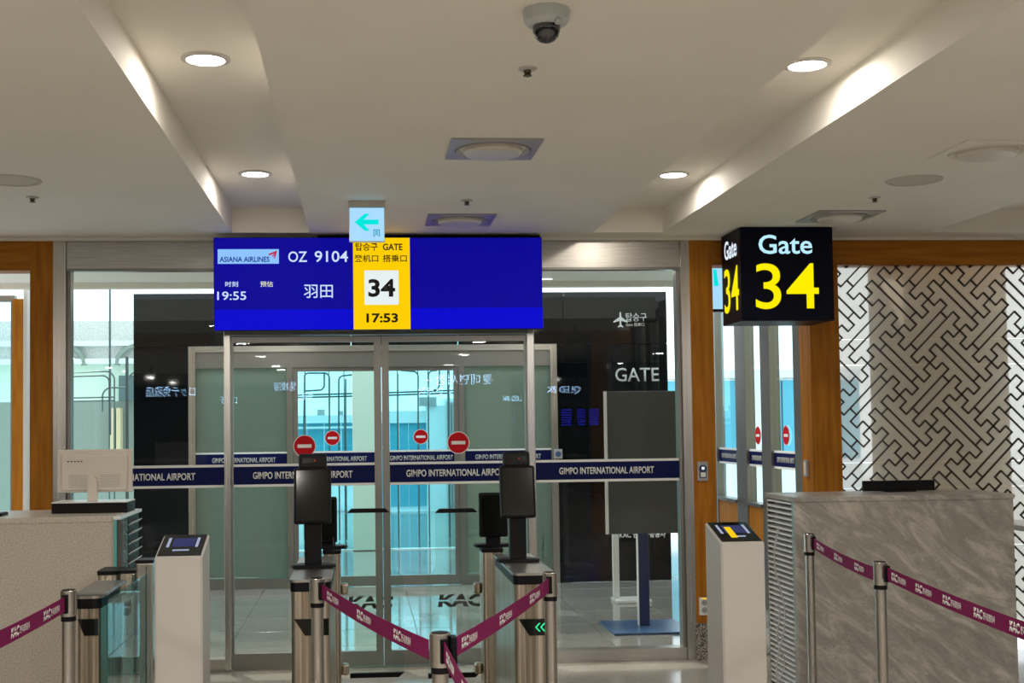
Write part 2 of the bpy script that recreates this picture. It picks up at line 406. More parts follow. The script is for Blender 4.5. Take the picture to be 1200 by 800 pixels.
leaf('door_1', xM1+.002, xC-.002, (357, 522.5), (X(296.5, YW), X(413, YW)), (X(407, YW, 700), X(461, YW, 700)), (Z(713, YW, 434), Z(698, YW, 434)))
leaf('door_2', xC+.002, xN0-.002, (537, 518.5), (X(476, YW), X(595, YW)), (X(513, YW, 700), X(568, YW, 700)), (Z(710.5, YW, 540), Z(695.5, YW, 540)))

# ---------------- timber surrounds of the front wall
xWL0, xWL1 = X(37.5, YW), xJ0-.002
zWh = Z(318, YW, 20)
wl = sempty('trim_2')
box('timber_column', 'wood', xWL0, xWL1, YW-.06, YW+.16, .13, CH-.005, wl)
box('timber_header', 'woodh', -3.9, xWL0, YW-.055, YW+.12, zWh, CH-.005, wl)
box('plinth', 'granite', xWL0, xWL1, YW-.07, YW+.16, 0, .13, wl)
box('timber_column', 'wood', -4.3, -3.9, YW-.06, YW+.16, 0, CH-.005, wl)
xWR0, xWR1 = xK1+.002, X(834.5, YW, 450)
zWr = Z(311, YW, 1080)
wt = sempty('trim_3')
box('timber_column', 'wood', xWR0, xWR1, YW-.06, YW+.16, Z(728, YW, 825), CH-.005, wt)
xOR0, xOR1 = X(947, YW, 450), X(981, YW, 450)
box('timber_header', 'woodh', xWR1, 6.2, YW-.055, YW+.12, zWr, CH-.005, wt)
box('timber_column', 'wood', xOR0, xOR1, YW-.06, YW+.16, .13, zWr, wt)
box('plinth', 'granite', xWR0-.01, xWR1+.03, YW-.08, YW+.16, 0, Z(728, YW, 825), wt)
box('plinth', 'granite', xOR0, xOR1, YW-.07, YW+.16, 0, .13, wt)
box('ceiling_bead', 'ceil', -7, 9, YW-.085, YW-.06, CH-.02, CH, wt)
struct(box('wall_left', 'wallw', -7, -4.3, YW, YW+.15, 0, CH))
struct(box('wall_right', 'wallw', 6.2, 9, YW, YW+.15, 0, CH))

# ---------------- patterned lattice screen (interlocking key fret set on the diagonal)
xF0, xF1 = xOR1, 5.3
scr = sempty('wall_fretwork')
zF0, zF1 = .1, zWr
unit = 7.5*(aty(1030, 400, YW)-EYE).dot(fwd)/FPX
cz = aty(1014.7, 350.7, YW)
bm = bmesh.new(); segs = set()
def addseg(a0, b0, a1, b1):
    k_ = tuple(sorted(((a0, b0), (a1, b1)))); segs.add(k_)
rotd = lambda v, k: v if k == 0 else rotd((-v[1], v[0]), k-1)
for i in range(-12, 24):
    for j in range(-16, 16):
        ca, cb = 5*i, 5*j
        x, z = (ca+cb)*unit, (cb-ca)*unit
        if not (-1.0 < x < xF1-cz.x+.8 and -3.4 < z < 1.4): continue
        if (i+j) % 2 == 0:
            for k_ in range(4):
                p = (0, 0)
                for st in ((0, 1), (-1, 0), (0, 1), (7, 0), (0, -1), (-1, 0), (0, -1)):
                    r_ = rotd(st, k_); q = (p[0]+r_[0], p[1]+r_[1])
                    addseg(ca+p[0], cb+p[1], ca+q[0], cb+q[1]); p = q
        for (s0, s1) in (((0, 2), (0, 3)), ((2, 0), (3, 0))):
            addseg(ca+s0[0], cb+s0[1], ca+s1[0], cb+s1[1])
hw = .0036
def clip(p, q, x0, x1, z0, z1):
    t0, t1 = 0.0, 1.0; dx, dz = q[0]-p[0], q[1]-p[1]
    for pp, qq in ((-dx, p[0]-x0), (dx, x1-p[0]), (-dz, p[1]-z0), (dz, z1-p[1])):
        if abs(pp) < 1e-12:
            if qq < 0: return None
        else:
            r_ = qq/pp
            if pp < 0: t0 = max(t0, r_)
            else: t1 = min(t1, r_)
    if t0 >= t1: return None
    return (p[0]+dx*t0, p[1]+dz*t0), (p[0]+dx*t1, p[1]+dz*t1)
for (a, b_) in segs:
    P = lambda ab: (cz.x+(ab[0]+ab[1])*unit, cz.z+(ab[1]-ab[0])*unit)
    c_ = clip(P(a), P(b_), xF0+.004, xF1-.004, zF0+.004, zF1-.004)
    if not c_: continue
    (x0, z0), (x1, z1) = c_; d = Vector((x1-x0, z1-z0)); ln = d.length
    if ln < 1e-4: continue
    d /= ln; n = Vector((-d.y, d.x))*hw; d2 = d*hw*.98
    cs = [(x0-d2.x+n.x, z0-d2.y+n.y), (x1+d2.x+n.x, z1+d2.y+n.y), (x1+d2.x-n.x, z1+d2.y-n.y), (x0-d2.x-n.x, z0-d2.y-n.y)]
    f_ = [bm.verts.new((x, YW-.012, z)) for x, z in cs]; g_ = [bm.verts.new((x, YW+.01, z)) for x, z in cs]
    bm.faces.new(f_[::-1])
    for q in range(4): bm.faces.new((f_[q], f_[(q+1) % 4], g_[(q+1) % 4], g_[q]))
bmesh.ops.recalc_face_normals(bm, faces=bm.faces[:])
lm = MB(); lm.bm = bm; lm.build('fret_lattice', 'lattice', scr, kind='stuff', label='dark interlocking key fret bars')
M['frostpan'] = glass_mat('frosted_glass_sheet', (.90, .90, .88), 1.5, rough=.12, haze=.46, hazecol=(.88, .84, .76))
M['board'] = mat('taupe_backing_board', (.66, .55, .38), .45)
zs = [zF1, Z(397, YW, 1080), Z(427, YW, 1080), Z(541, YW, 1080), Z(571, YW, 1080), .75, .1]
zs = [z for z in zs]
for a, b_ in zip(zs, zs[1:]):
    box('glass_panel', 'frostpan', xF0, xF1, YW+.012, YW+.022, b_+.0015, a-.0015, scr)
box('backing_board', 'board', X(1022, YW+.3, 450), X(1182, YW+.3, 450), YW+.30, YW+.33, 0, CH, scr)
# room behind fret screen is open to daylight

# ---------------- vestibule behind the doors
YP = 12.75
vs = sempty('ceiling')
box('soffit', 'ceil', -4.4, 3.5, YW+.1, 11.1, CH, CH+.2, vs)
box('soffit_edge', 'ceil', -4.4, 3.5, 11.0, 11.1, CH-.05, CH, vs)
# black portal with the inner doors
xP0, xP1 = X(157, YP, 450), X(782, YP, 450)
xI0, xI1 = X(222, YP, 480), X(652, YP, 480)
zI = Z(405, YP, 440); zPT = Z(343, YP, 450)
po = sempty('wall_portal')
def panels(x0, x1, z0, z1, nx, nz, nm='panel'):
    for i in range(nx):
        for j in range(nz):
            box(nm, 'blackglass', x0+(x1-x0)*i/nx+.004, x0+(x1-x0)*(i+1)/nx-.004, YP-.04, YP+.05, z0+(z1-z0)*j/nz+.004, z0+(z1-z0)*(j+1)/nz-.004, po)
panels(xP0, xI0, 0, zI, 1, 1); panels(xI1, xP1, 0, zI, 2, 1); panels(xP0, xP1, zI, zPT, 5, 1)
box('core', 'dark', xP0+.01, xI0-.01, YP-.03, YP+.04, .01, zPT-.01, po); box('core', 'dark', xI1+.01, xP1-.01, YP-.03, YP+.04, .01, zPT-.01, po)
text('GATE', 'lettg', X(722, YP), X(773, YP), Z(447, YP, 748), Z(431, YP, 748), YP-.044, po, bold=.006)
text('탑승구', 'lettg', X(735.5, YP), X(760, YP), Z(377, YP, 748), Z(367, YP, 748), YP-.044, po, bold=.005)
text('Gate 搭乘口', 'grille', X(735.5, YP), X(757, YP), Z(382.5, YP, 748), Z(378.5, YP, 748), YP-.044, po)
# aeroplane pictogram
ac = aty(726, 375, YP); s_ = .0088
pl = [(0, 10), (1, 8), (1.2, 3.5), (9, -2), (9, -3.6), (1.2, -1.2), (1, -6), (3.4, -8), (3.4, -9.3), (0, -8.2)]
pl = [(ac.x+x*s_*.95, ac.z+z*s_) for x, z in pl] + [(ac.x-x*s_*.95, ac.z+z*s_) for x, z in pl[-2:0:-1]]
MB().prism(pl, YP-.046, YP-.043).build('aeroplane_mark', 'lettg', po)
text('KAC 한국공항공사', 'lettw', X(725, YP, 640), X(779, YP, 640), Z(629.5, YP, 750), Z(622, YP, 750), YP-.044, po, bold=.03)

ir = sempty('trim_4')
fw = .07
box('frame_post', 'steel', xI0, xI0+fw, YP-.08, YP+.06, 0, zI, ir); box('frame_post', 'steel', xI1-fw, xI1, YP-.08, YP+.06, 0, zI, ir)
box('frame_head', 'steelh', xI0+fw, xI1-fw, YP-.08, YP+.06, zI-.06, zI, ir)
box('head_panel', 'frame', xI0+fw, xI1-fw, YP-.05, YP+.05, Z(430, YP), zI-.06, ir)
xq = [X(v, YP, 500) for v in (340, 440.5, 454.5, 541)]
zb2, zb3 = Z(546, YP, 450), Z(527.5, YP, 450)
box('mullion', 'frame', xq[0]-.03, xq[0]+.03, YP-.05, YP+.05, 0, Z(430, YP), ir); box('mullion', 'frame', xq[3]-.03, xq[3]+.03, YP-.05, YP+.05, 0, Z(430, YP), ir)
zt2 = Z(430, YP)
for nm, a, b_, g in (('window_3', xI0+fw, xq[0]-.03, 'frost'), ('window_4', xq[3]+.03, xI1-fw, 'frost')):
    w = sempty(nm); box('glass_pane', g, a, b_, YP-.006, YP+.006, .1, zt2, w); box('bottom_rail', 'frame', a, b_, YP-.03, YP+.03, 0, .1, w)
    band(a, b_, YP-.008, zb2, zb3, w, (a+.16, b_-.12) if nm == 'window_3' else (X(557, YP), X(634, YP)), mt='lettg')
for nm, a, b_, st, tx in (('door_3', xq[0]+.032, (xq[1]+xq[2])/2-.003, (389.5, 513), (X(357, YP), X(430, YP))), ('door_4', (xq[1]+xq[2])/2+.003, xq[3]-.032, (493, 511.5), (X(457, YP), X(531, YP)))):
    d = sempty(nm)
    box('stile', 'frame', a, a+.05, YP-.025, YP+.025, .01, zt2, d); box('stile', 'frame', b_-.05, b_, YP-.025, YP+.025, .01, zt2, d)
    box('bottom_rail', 'frame', a+.05, b_-.05, YP-.025, YP+.025, .01, .11, d); box('top_rail', 'frame', a+.05, b_-.05, YP-.025, YP+.025, zt2-.04, zt2, d)
    box('glass_pane', 'glassin', a+.05, b_-.05, YP-.005, YP+.005, .11, zt2-.04, d)
    band(a+.05, b_-.05, YP-.008, zb2, zb3, d, tx, mt='lettg')
    p = aty(*st, YP); sticker(p.x, p.z, YP-.01, .078, d)
# little blue switch beside the inner doors
p = aty(652.5, 531.5, YP); sw = thing('door_switch', 'small grey door switch with a round blue button beside the inner doors', 'switch', (p.x, YP-.082, p.z))
MB().box(-.045, .045, -.012, 0, -.05, .05, .004).build('plate', 'socket', sw)
MB().lathe([(.028, 0), (.028, .008)], n=24).build('button', 'bluebase', sw, M4=Matrix.Translation((0, -.012, 0)) @ Matrix.Rotation(R(90), 4, 'X'))

# passage beyond the inner doors
YQ = 16.6
pa = sempty('wall_passage')
box('side_wall', 'wallg', X(200, YP+1.0, 500), X(341, YP+1.0, 500), YP+1.0, YP+1.15, 0, 3.1, pa)
box('side_wall', 'wallg', X(541, YP+1.0, 500), X(668, YP+1.0, 500), YP+1.0, YP+1.15, 0, 3.1, pa)
box('pier', 'wallpg', X(413, YQ, 500), X(444, YQ, 500), YQ-.1, YQ+.3, 0, 3.2, pa)
box('low_wall', 'bridge', X(300, YQ, 500), X(413, YQ, 500), YQ, YQ+.12, 0, Z(648, YQ), pa)
box('low_wall', 'bridge', X(444, YQ, 500), X(620, YQ, 500), YQ, YQ+.12, 0, Z(648, YQ), pa)
w5 = sempty('window_5')
box('glass_pane', 'glasscy', X(300, YQ), X(413, YQ), YQ+.04, YQ+.05, Z(648, YQ), 3.2, w5)
w6 = sempty('window_6')
box('glass_pane', 'glasscy', X(444, YQ), X(620, YQ), YQ+.04, YQ+.05, Z(648, YQ), 3.2, w6)
for px in (358, 386, 404): box('glazing_bar', 'pipe', X(px, YQ)-.006, X(px, YQ)+.006, YQ+.02, YQ+.07, Z(648, YQ), 3.2, w5)
for px in (467, 491, 503, 526): box('glazing_bar', 'pipe', X(px, YQ)-.006, X(px, YQ)+.006, YQ+.02, YQ+.07, Z(648, YQ), 3.2, w6)

# vestibule left side : big window toward the terminal, right side : glazed side doors
w7 = sempty('window_7')
box('glass_pane', 'frost' if False else 'glassin', -4.3, xP0, YP, YP+.012, 0.1, 3.3, w7)
box('glazing_bar', 'frame', -4.3, xP0, YP-.03, YP+.03, 0, .1, w7)
box('glazing_bar', 'pipe', X(129, YP)-.008, X(129, YP)+.008, YP-.02, YP+.02, 1.6, 3.3, w7)
box('glazing_bar', 'pipe', X(149, YP)-.012, X(149, YP)+.012, YP-.02, YP+.02, .1, 2.4, w7)
# side glazing on the right : runs back along the vestibule
def side(px, Y): return X(px, Y, 500)
XS = side(938, 9.75)
sd = sempty('wall_vestibule_right')
YS0, YS1 = YW+.17, YP-.02
posts = []
for px0, px1 in ((833, 843), (866, 878), (896, 907), (935, 949)):
    # depth at which a sight line reaches the plane x = XS
    ya = ray(px0, 500); yb = ray(px1, 500)
    posts.append((XS/(yb.x/yb.y), XS/(ya.x/ya.y)))
for y0, y1 in posts: box('post', 'frame', XS-.03, XS+.06, y0, min(y1, 15), 0, 3.1, sd)
yy = sorted(posts, reverse=True)
zlow = .92
panes = [(yy[1][1], yy[0][0]), (yy[2][1], yy[1][0]), (yy[3][1], yy[2][0])]
for i, (a, b_) in enumerate(panes):
    g = box('glass_pane', 'glassin', XS+.005, XS+.015, a, b_, .12 if i == 2 else zlow, 2.9, sd)
    n_ = 'safety_band'
    bo = box(n_, 'navy', XS-.004, XS+.004, a, b_, zb0+.02, zb1-.02, sd, label='navy film band with white edges')
    box('band_edge', 'lettw', XS-.005, XS+.004, a, b_, zb1-.02, zb1, bo); box('band_edge', 'lettw', XS-.005, XS+.004, a, b_, zb0, zb0+.02, bo)
    text('GIMPO INTERNATIONAL AIRPORT', 'lettg', a+.08, b_-.08, zb0+.055, zb1-.055, 0, bo, bold=.012, mapf=lambda c, a=a, b_=b_: Vector((XS-.006+c.y, a+b_-c.x, c.z)))
    if i < 2: box('timber_panel', 'wood', XS-.02, XS+.03, a, b_, 0, zlow-.03, sd); box('window_sill', 'frame', XS-.05, XS+.06, a, b_, zlow-.03, zlow, sd)
box('head_beam', 'frame', XS-.04, XS+.06, yy[3][0], 13.4, 2.9, 3.02, sd)
for px, mr in ((889, 'red'), (922, 'red')):
    d = ray(px, 510); Yv = XS/(d.x/d.y); zz = EYE.z+d.z*(Yv/d.y)
    a = MB().lathe([(.085, 0), (.085, .001)], n=40).build('sticker_rim', 'lettw', sd, M4=Matrix.Translation((XS-.006, Yv, zz)) @ Matrix.Rotation(R(90), 4, 'Y'))
    MB().lathe([(.079, 0), (.079, .001)], n=40).build('no_entry_disc', mr, a, M4=Matrix.Translation((XS-.0075, Yv, zz)) @ Matrix.Rotation(R(90), 4, 'Y'))
    box('no_entry_bar', 'lettw', XS-.009, XS-.0078, Yv-.05, Yv+.05, zz-.012, zz+.012, a)
# door reader on the timber post at the far right
d = ray(943, 549); 
rd = thing('card_reader', 'white card reader on the timber post between the side glazing and the fret screen', 'card reader', aty(941, 549, YW+.02))
rd.location.x = xOR0; MB().box(-.02, 0, 0, .06, -.06, .06, .004).build('housing', 'socket', rd); MB().box(-.024, -.019, .012, .048, -.045, .045, .002).build('reader_face', 'whitegl', rd)

# left side opening : glazing beyond the timber column
XL = X(12, 11.2)
sl = sempty('wall_vestibule_left')
box('timber_post', 'wood', X(14, 11.2, 480), X(27, 11.2, 480), 11.2, 11.4, 0, Z(350, 11.2, 20), sl)
box('white_post', 'wallw', X(27, 11.2, 480), X(31.5, 11.2, 480), 11.2, 11.4, 0, Z(338, 11.2, 20), sl)
box('glass_pane', 'glassin', X(-60, 11.2), X(14, 11.2), 11.3, 11.31, .1, Z(345, 11.2, 10), sl)
box('frame_bar', 'frame', X(-60, 11.2), X(14, 11.2), 11.27, 11.35, Z(352, 11.2, 10), Z(345, 11.2, 10), sl)
box('frame_bar', 'frame', X(9.5, 11.2), X(14, 11.2), 11.27, 11.35, .1, Z(352, 11.2, 10), sl)
# fire notice on the white post
# ================================================================== EXTERIOR
ap = struct(box('ground_apron', 'apron', -60, 60, 24.01, 120, -4.2, -4.0))
tb = thing('terminal_building', 'pale terminal wing with arched screens seen through the left fixed pane', 'building', (0, 30, -4))
YT = 28.
def tbx(nm, m, px0, px1, py0, py1, dy=0, th=.3): 
    a = aty(px0, (py0+py1)/2, YT+dy)
    return box(nm, m, X(px0, YT+dy, 430), X(px1, YT+dy, 430), YT+dy-30, YT+dy+th-30, Z(py1, YT+dy, 120)+4, Z(py0, YT+dy, 120)+4, tb)
tbx('upper_wall', 'facade', -60, 200, 376, 399)
tbx('ledge', 'bridge', -60, 200, 399, 405, -.2, .5)
tbx('arched_screen', 'facade', -60, 200, 405, 420)
tbx('ledge', 'bridge', -60, 200, 420, 426, -.2, .5)
tbx('green_glazing', 'wallpg', -60, 200, 426, 470, .1)
tbx('grey_wall', 'wallg', -60, 200, 470, 660, .1)
tbx('column', 'sand', 128, 134, 478, 560, -.3); tbx('column', 'sand', 136, 141, 478, 560, -.3)
tbx('louvred_box', 'pipe', 139, 158, 440, 470, -.3)
for cx_ in (72, 118+46):
    pts = []
    for k_ in range(13):
        a = PI*k_/12; p = aty(cx_+27*math.cos(a), 428-24*math.sin(a), YT-.15); pts.append(p-Vector((0, 30, -4)))
    MB().tube(pts, .07, 6).build('arch', 'wallg', tb)
# curved pipe rails standing outside
def rail_loop(pxs, Y, parent, base=Vector()):
    P_ = [aty(x, y, Y)-base for x, y in pxs]
    if pxs[0][1] >= 500: P_ = [Vector((P_[0].x, P_[0].y, 0))]+P_
    if pxs[-1][1] >= 500: P_ = P_+[Vector((P_[-1].x, P_[-1].y, 0))]
    MB().tube(P_, .012, 6).build('rail', 'pipe', parent)
def arc(cx_, cy_, r, a0, a1, n=7): return [(cx_+r*math.cos(R(a0+(a1-a0)*i/n)), cy_-r*math.sin(R(a0+(a1-a0)*i/n))) for i in range(n+1)]
g1 = thing('pipe_railing', 'thin grey pipe railing with rounded corners outside the left fixed pane', 'railing', (0, 18, 0)); B1 = Vector((0, 18, 0))
rail_loop([(84, 520), (84, 437)] + [(120, 435)] + arc(124, 445, 10, 90, 0) + [(134, 520)], 18, g1, B1)
rail_loop([(84, 441), (118, 440)] + arc(120, 448, 8, 90, 0) + [(128, 520)], 18, g1, B1)
rail_loop([(84, 466), (134, 465)], 18, g1, B1); rail_loop([(84, 470), (134, 469)], 18, g1, B1)
rail_loop([(120, 482)] + arc(131, 465, 11, 170, 90) + [(150, 454)], 18, g1, B1)
rail_loop([(151, 446)] + arc(160, 445, 9, 180, 90) + [(190, 436)], 18, g1, B1)
for nm, pt in (('left', None),):
    g2 = thing('pipe_railing', 'looped pipe railing seen through the left leaf of the inner doors', 'railing', (0, 18, 0))
    rail_loop([(356, 500), (357, 445)] + arc(361, 441, 4, 180, 90) + [(376, 437)] + arc(380, 443, 6, 90, 0) + [(386, 500)], 18, g2, B1)
    rail_loop([(357, 458), (374, 457)] + arc(374, 451, 6, -90, 0) + [(380, 436)], 18, g2, B1)
    rail_loop([(340, 463), (413, 461)], 18, g2, B1); rail_loop([(340, 466), (413, 464)], 18, g2, B1)
    rail_loop([(397, 500), (397, 448)] + arc(403, 446, 6, 180, 90) + [(413, 439)], 18, g2, B1)
    rail_loop([(405, 500), (405, 444)], 18, g2, B1)
    g3 = thing('pipe_railing', 'looped pipe railing seen through the right leaf of the inner doors', 'railing', (0, 18, 0))
    rail_loop([(455, 460), (538, 457)], 18, g3, B1); rail_loop([(455, 463), (538, 460)], 18, g3, B1)
    rail_loop([(466, 500), (466, 438)], 18, g3, B1); rail_loop([(490, 500), (490, 447)] + arc(484, 441, 6, 0, 90) + [(470, 434)], 18, g3, B1)
    rail_loop([(502, 500), (502, 443)] + arc(508, 440, 6, 180, 90) + [(512, 434)], 18, g3, B1)
    rail_loop([(502, 459), (508, 458)] + arc(508, 450, 7, -90, 0) + [(515, 432)], 18, g3, B1); rail_loop([(526, 500), (526, 432)], 18, g3, B1)
# jet bridges
jb = thing('boarding_bridge', 'white roofed boarding bridge with teal glazing seen through the left inner door leaf', 'boarding bridge', (0, 24.5, -4))
def bx3(par, nm, m, Y, px0, px1, py0, py1, d=.3, base=None, n=0):
    bs = par.location
    return box(nm, m, X(px0, Y, 500)-bs.x, X(px1, Y, 500)-bs.x, Y-bs.y, Y+d-bs.y, Z(py1, Y, 430)-bs.z, Z(py0, Y, 430)-bs.z, par)
bx3(jb, 'roof', 'bridge', 24.5, 300, 420, 486, 495, 3); bx3(jb, 'roof_edge', 'bridge', 24.4, 300, 420, 499, 501.5, .1)
bx3(jb, 'roof_plant', 'socket', 25.5, 372, 380, 479, 487, .6); bx3(jb, 'roof_plant', 'socket', 25.5, 396, 402, 481, 487, .6)
for i in range(6): bx3(jb, 'glazing_panel', 'teal', 24.6, 300+i*20, 319.4+i*20, 495, 548, .2)
bx3(jb, 'lower_wall', 'bridge', 24.7, 300, 420, 548, 760, .2)
bx3(jb, 'rub_rail', 'socket', 24.6, 300, 420, 598, 604, .1)
jc = thing('boarding_bridge', 'white ribbed boarding bridge cab with rounded roof seen through the right inner door leaf', 'boarding bridge', (1, 24, -4))
bx3(jc, 'roof', 'bridge', 24.1, 446, 500, 482, 496, 2.4)
for i in range(5): bx3(jc, 'glazing_panel', 'teal', 24.2, 446+i*11, 456.5+i*11, 496, 594, .2)
bx3(jc, 'cab_wall', 'bridge', 24.0, 500, 522, 476, 620, 2)
bx3(jc, 'cab_wall', 'bridge', 23.9, 522, 545, 468, 660, 2)
for i in range(7): bx3(jc, 'rib', 'socket', 23.82, 524+i*3, 525+i*3, 472, 640, .08)
bx3(jc, 'roof_box', 'socket', 23.9, 492, 512, 466, 476, .6)
bx3(jc, 'lower_wall', 'bridge', 24.3, 446, 545, 594, 760, .2)
jd = thing('boarding_bridge', 'pale boarding bridge with blue glazing seen through the right side glazing', 'boarding bridge', (11, 24, -4))
bx3(jd, 'roof', 'bridge', 24, 780, 1010, 437, 447, 3); 
for i in range(10): bx3(jd, 'glazing_panel', 'teal', 24.1, 780+i*23, 801+i*23, 450, 545, .2)
bx3(jd, 'column', 'bridge', 23.7, 884, 897, 440, 620, .4)
bx3(jd, 'lower_wall', 'bridge', 24.0, 780, 1010, 545, 620, .3)
# ================================================================== CEILING FIXTURES
def downlight(px, py, label, e, p=None):
    p = p or atz(px, py, CR)
    t = thing('downlight', label, 'downlight', (p.x, p.y, CR), 'round downlights in the ceiling channels')
    MB().lathe([(.098, 0), (.098, -.006), (.078, -.010), (.076, 0)], n=40, cap=False).build('trim_ring', 'white', t, smooth=True)
    MB().lathe([(.076, 0), (.076, -.006), (0, -.007)], n=40, cap=False).build('diffuser', 'lamp', t, smooth=True)
    light('downlight_beam', 'AREA', (p.x, p.y, CR-.02), e, size=.13, shape='DISK')
    return t
downlight(241, 68.5, 'bright round downlight in the left channel, the nearer one', 9)
downlight(299, 203, 'bright round downlight in the left channel, the farther one by the header', 7.5)
downlight(946, 75, 'bright round downlight in the right channel, the nearer one', 9)
downlight(789, 204, 'bright round downlight in the right channel, the farther one', 7.5)
for (a_, b2), lb in ((((241, 68.5), (299, 203)), 'round downlight of the left channel above the top edge of the picture'), (((946, 75), (789, 204)), 'round downlight of the right channel above the top edge of the picture')):
    a_, b2 = atz(*a_, CR), atz(*b2, CR)
    downlight(0, 0, lb, 9, a_*2-b2)
def diffuser(px, py, label, s=.295, mt='diffuser'):
    p = atz(px, py, CH)
    t = thing('air_diffuser', label, 'air vent', (p.x, p.y, CH), 'square air diffusers with round plates')
    bm_ = MB(); n = 48
    # square plate with round opening
    t_ = bmesh.new(); out = []; inn = []
    for i in range(n):
        a = 2*PI*i/n; c_, s1 = math.cos(a), math.sin(a); k_ = s/max(abs(c_), abs(s1))
        out.append(t_.verts.new((c_*k_, s1*k_, -.008))); inn.append(t_.verts.new((c_*s*.86, s1*s*.86, -.010)))
    o2 = [t_.verts.new((v.co.x, v.co.y, 0)) for v in out]; i2 = [t_.verts.new((v.co.x*.97, v.co.y*.97, 0)) for v in inn]
    for i in range(n):
        j = (i+1) % n
        t_.faces.new((out[i], out[j], inn[j], inn[i])); t_.faces.new((out[i], o2[i], o2[j], out[j])); t_.faces.new((inn[i], inn[j], i2[j], i2[i]))
    bmesh.ops.recalc_face_normals(t_, faces=t_.faces[:]); bm_.add(t_); bm_.build('square_frame', mt, t)
    MB().lathe([(s*.83, -.001), (s*.82, -.016), (s*.78, -.010), (s*.74, -.003)], n=48, cap=False).build('ring', mt, t, smooth=True)
    MB().lathe([(s*.66, -.001), (s*.66, -.02), (s*.60, -.032), (s*.3, -.036), (0, -.037)], n=48, cap=False).build('round_plate', 'diffdisc', t, smooth=True)
s1 = (atz(631, 174, CH).x-atz(523, 174, CH).x)/2*.97
diffuser(577.5, 174, 'square grey air diffuser in the centre soffit, the nearer and larger one', s1)
diffuser(539, 257, 'square grey air diffuser in the centre soffit, farther one above the screen', s1)
diffuser(1157, 176, 'square air diffuser in the right soffit cut by the picture edge', s1, 'ceil')
diffuser(984, 253, 'square air diffuser directly above the navy gate sign', s1, 'diffuser')
for px, py, lb in ((14, 211, 'flat round ceiling speaker at the far left'), (1071, 211, 'flat round ceiling speaker right of the channel')):
    p = atz(px, py, CH); t = thing('ceiling_speaker', lb, 'speaker', (p.x, p.y, CH), 'round ceiling speakers')
    MB().lathe([(.150, 0), (.147, -.006), (.128, -.007), (.125, -.003)], n=40, cap=False).build('rim', 'grille', t, smooth=True)
    MB().lathe([(.125, -.003), (.08, -.005), (0, -.006)], n=40, cap=False).build('grille', 'grille', t, smooth=True)
for px, py, lb in ((38, 231, 'small sprinkler head in the left soffit'), (618, 80, 'small sprinkler head behind the dome camera'), (547, 234.5, 'small sprinkler head between the two centre diffusers'), (1025, 231, 'small sprinkler head near the right round speaker')):
    p = atz(px, py, CH); t = thing('sprinkler_head', lb, 'sprinkler', (p.x, p.y, CH), 'ceiling sprinkler heads')
    MB().lathe([(.035, 0), (.033, -.005), (.016, -.008)], n=24).build('rosette', 'white', t, smooth=True)
    MB().lathe([(.014, -.006), (.014, -.018), (.007, -.024), (.016, -.026), (.016, -.029)], n=16).build('nozzle', 'brass', t, smooth=True)
p = atz(640, 12, CH); t = thing('dome_camera', 'white security dome camera with smoked dome on the ceiling', 'security camera', (p.x, p.y, CH))
MB().lathe([(.073, 0), (.074, -.010), (.070, -.038), (.058, -.050), (.047, -.052)], n=40).build('housing', 'bodycam', t, smooth=True)
MB().lathe([(.044, -.050), (.043, -.070), (.037, -.086), (.024, -.099), (.010, -.104), (0, -.105)], n=32, cap=False).build('dome', 'smoke', t, smooth=True)
MB().lathe([(.012, -.049), (.012, -.06)], c=(.03, -.055, 0), n=12).build('screw', 'bodycam', t)

# exit sign
Ye = 7.04; a, b_ = aty(409, 243, Ye), aty(451, 283, Ye)
t = thing('exit_sign', 'square lit exit arrow sign hanging from the ceiling before the screen', 'exit sign', ((a.x+b_.x)/2, Ye, CH))
w = (b_.x-a.x)/2; za, zc_ = a.z-CH, b_.z-CH
MB().box(-w-.004, w+.004, -.002, .045, za+.002, 0, .003).build('ceiling_bracket', 'grille', t)
MB().box(-w, w, 0, .04, zc_, za, .003).build('case', 'whitegl', t)
fc = MB().box(-w+.003, w-.003, -.004, 0, zc_+.003, za-.003).build('lit_face', 'exitbg', t)
zc0 = (za+zc_)/2; hh = (za-zc_)
arw = [(-.66, .06), (-.12, .52), (.16, .52), (-.18, .20), (.62, .20), (.62, -.06), (-.18, -.06), (.16, -.40), (-.12, -.40)]
MB().prism([(x*w*1.05, zc0+z*hh*.5*1.08+.006) for x, z in arw], -.007, -.003).build('arrow', 'exitarrow', fc)
q = MB(); x0 = w*.36; x1 = w*.72; z0 = zc_+.028; z1 = z0+.042
for e_ in ((x0, x0+.005, z0, z1), (x1-.005, x1, z0, z1), (x0, x1, z1-.005, z1)): q.box(e_[0], e_[1], -.007, -.003, e_[2], e_[3])
mc = (x0+x1)/2; q.box(mc-.004, mc+.005, -.008, -.003, z1-.016, z1-.009); q.tube([(mc, -.006, z1-.018), (mc-.002, -.006, z0+.018), (mc-.01, -.006, z0+.004)], .0022, 4); q.tube([(mc, -.006, z0+.018), (mc+.009, -.006, z0+.006)], .0022, 4); q.tube([(mc-.01, -.006, z0+.024), (mc, -.006, z0+.03), (mc+.01, -.006, z0+.022)], .0022, 4)
q.build('running_figure', 'exitfig', fc)

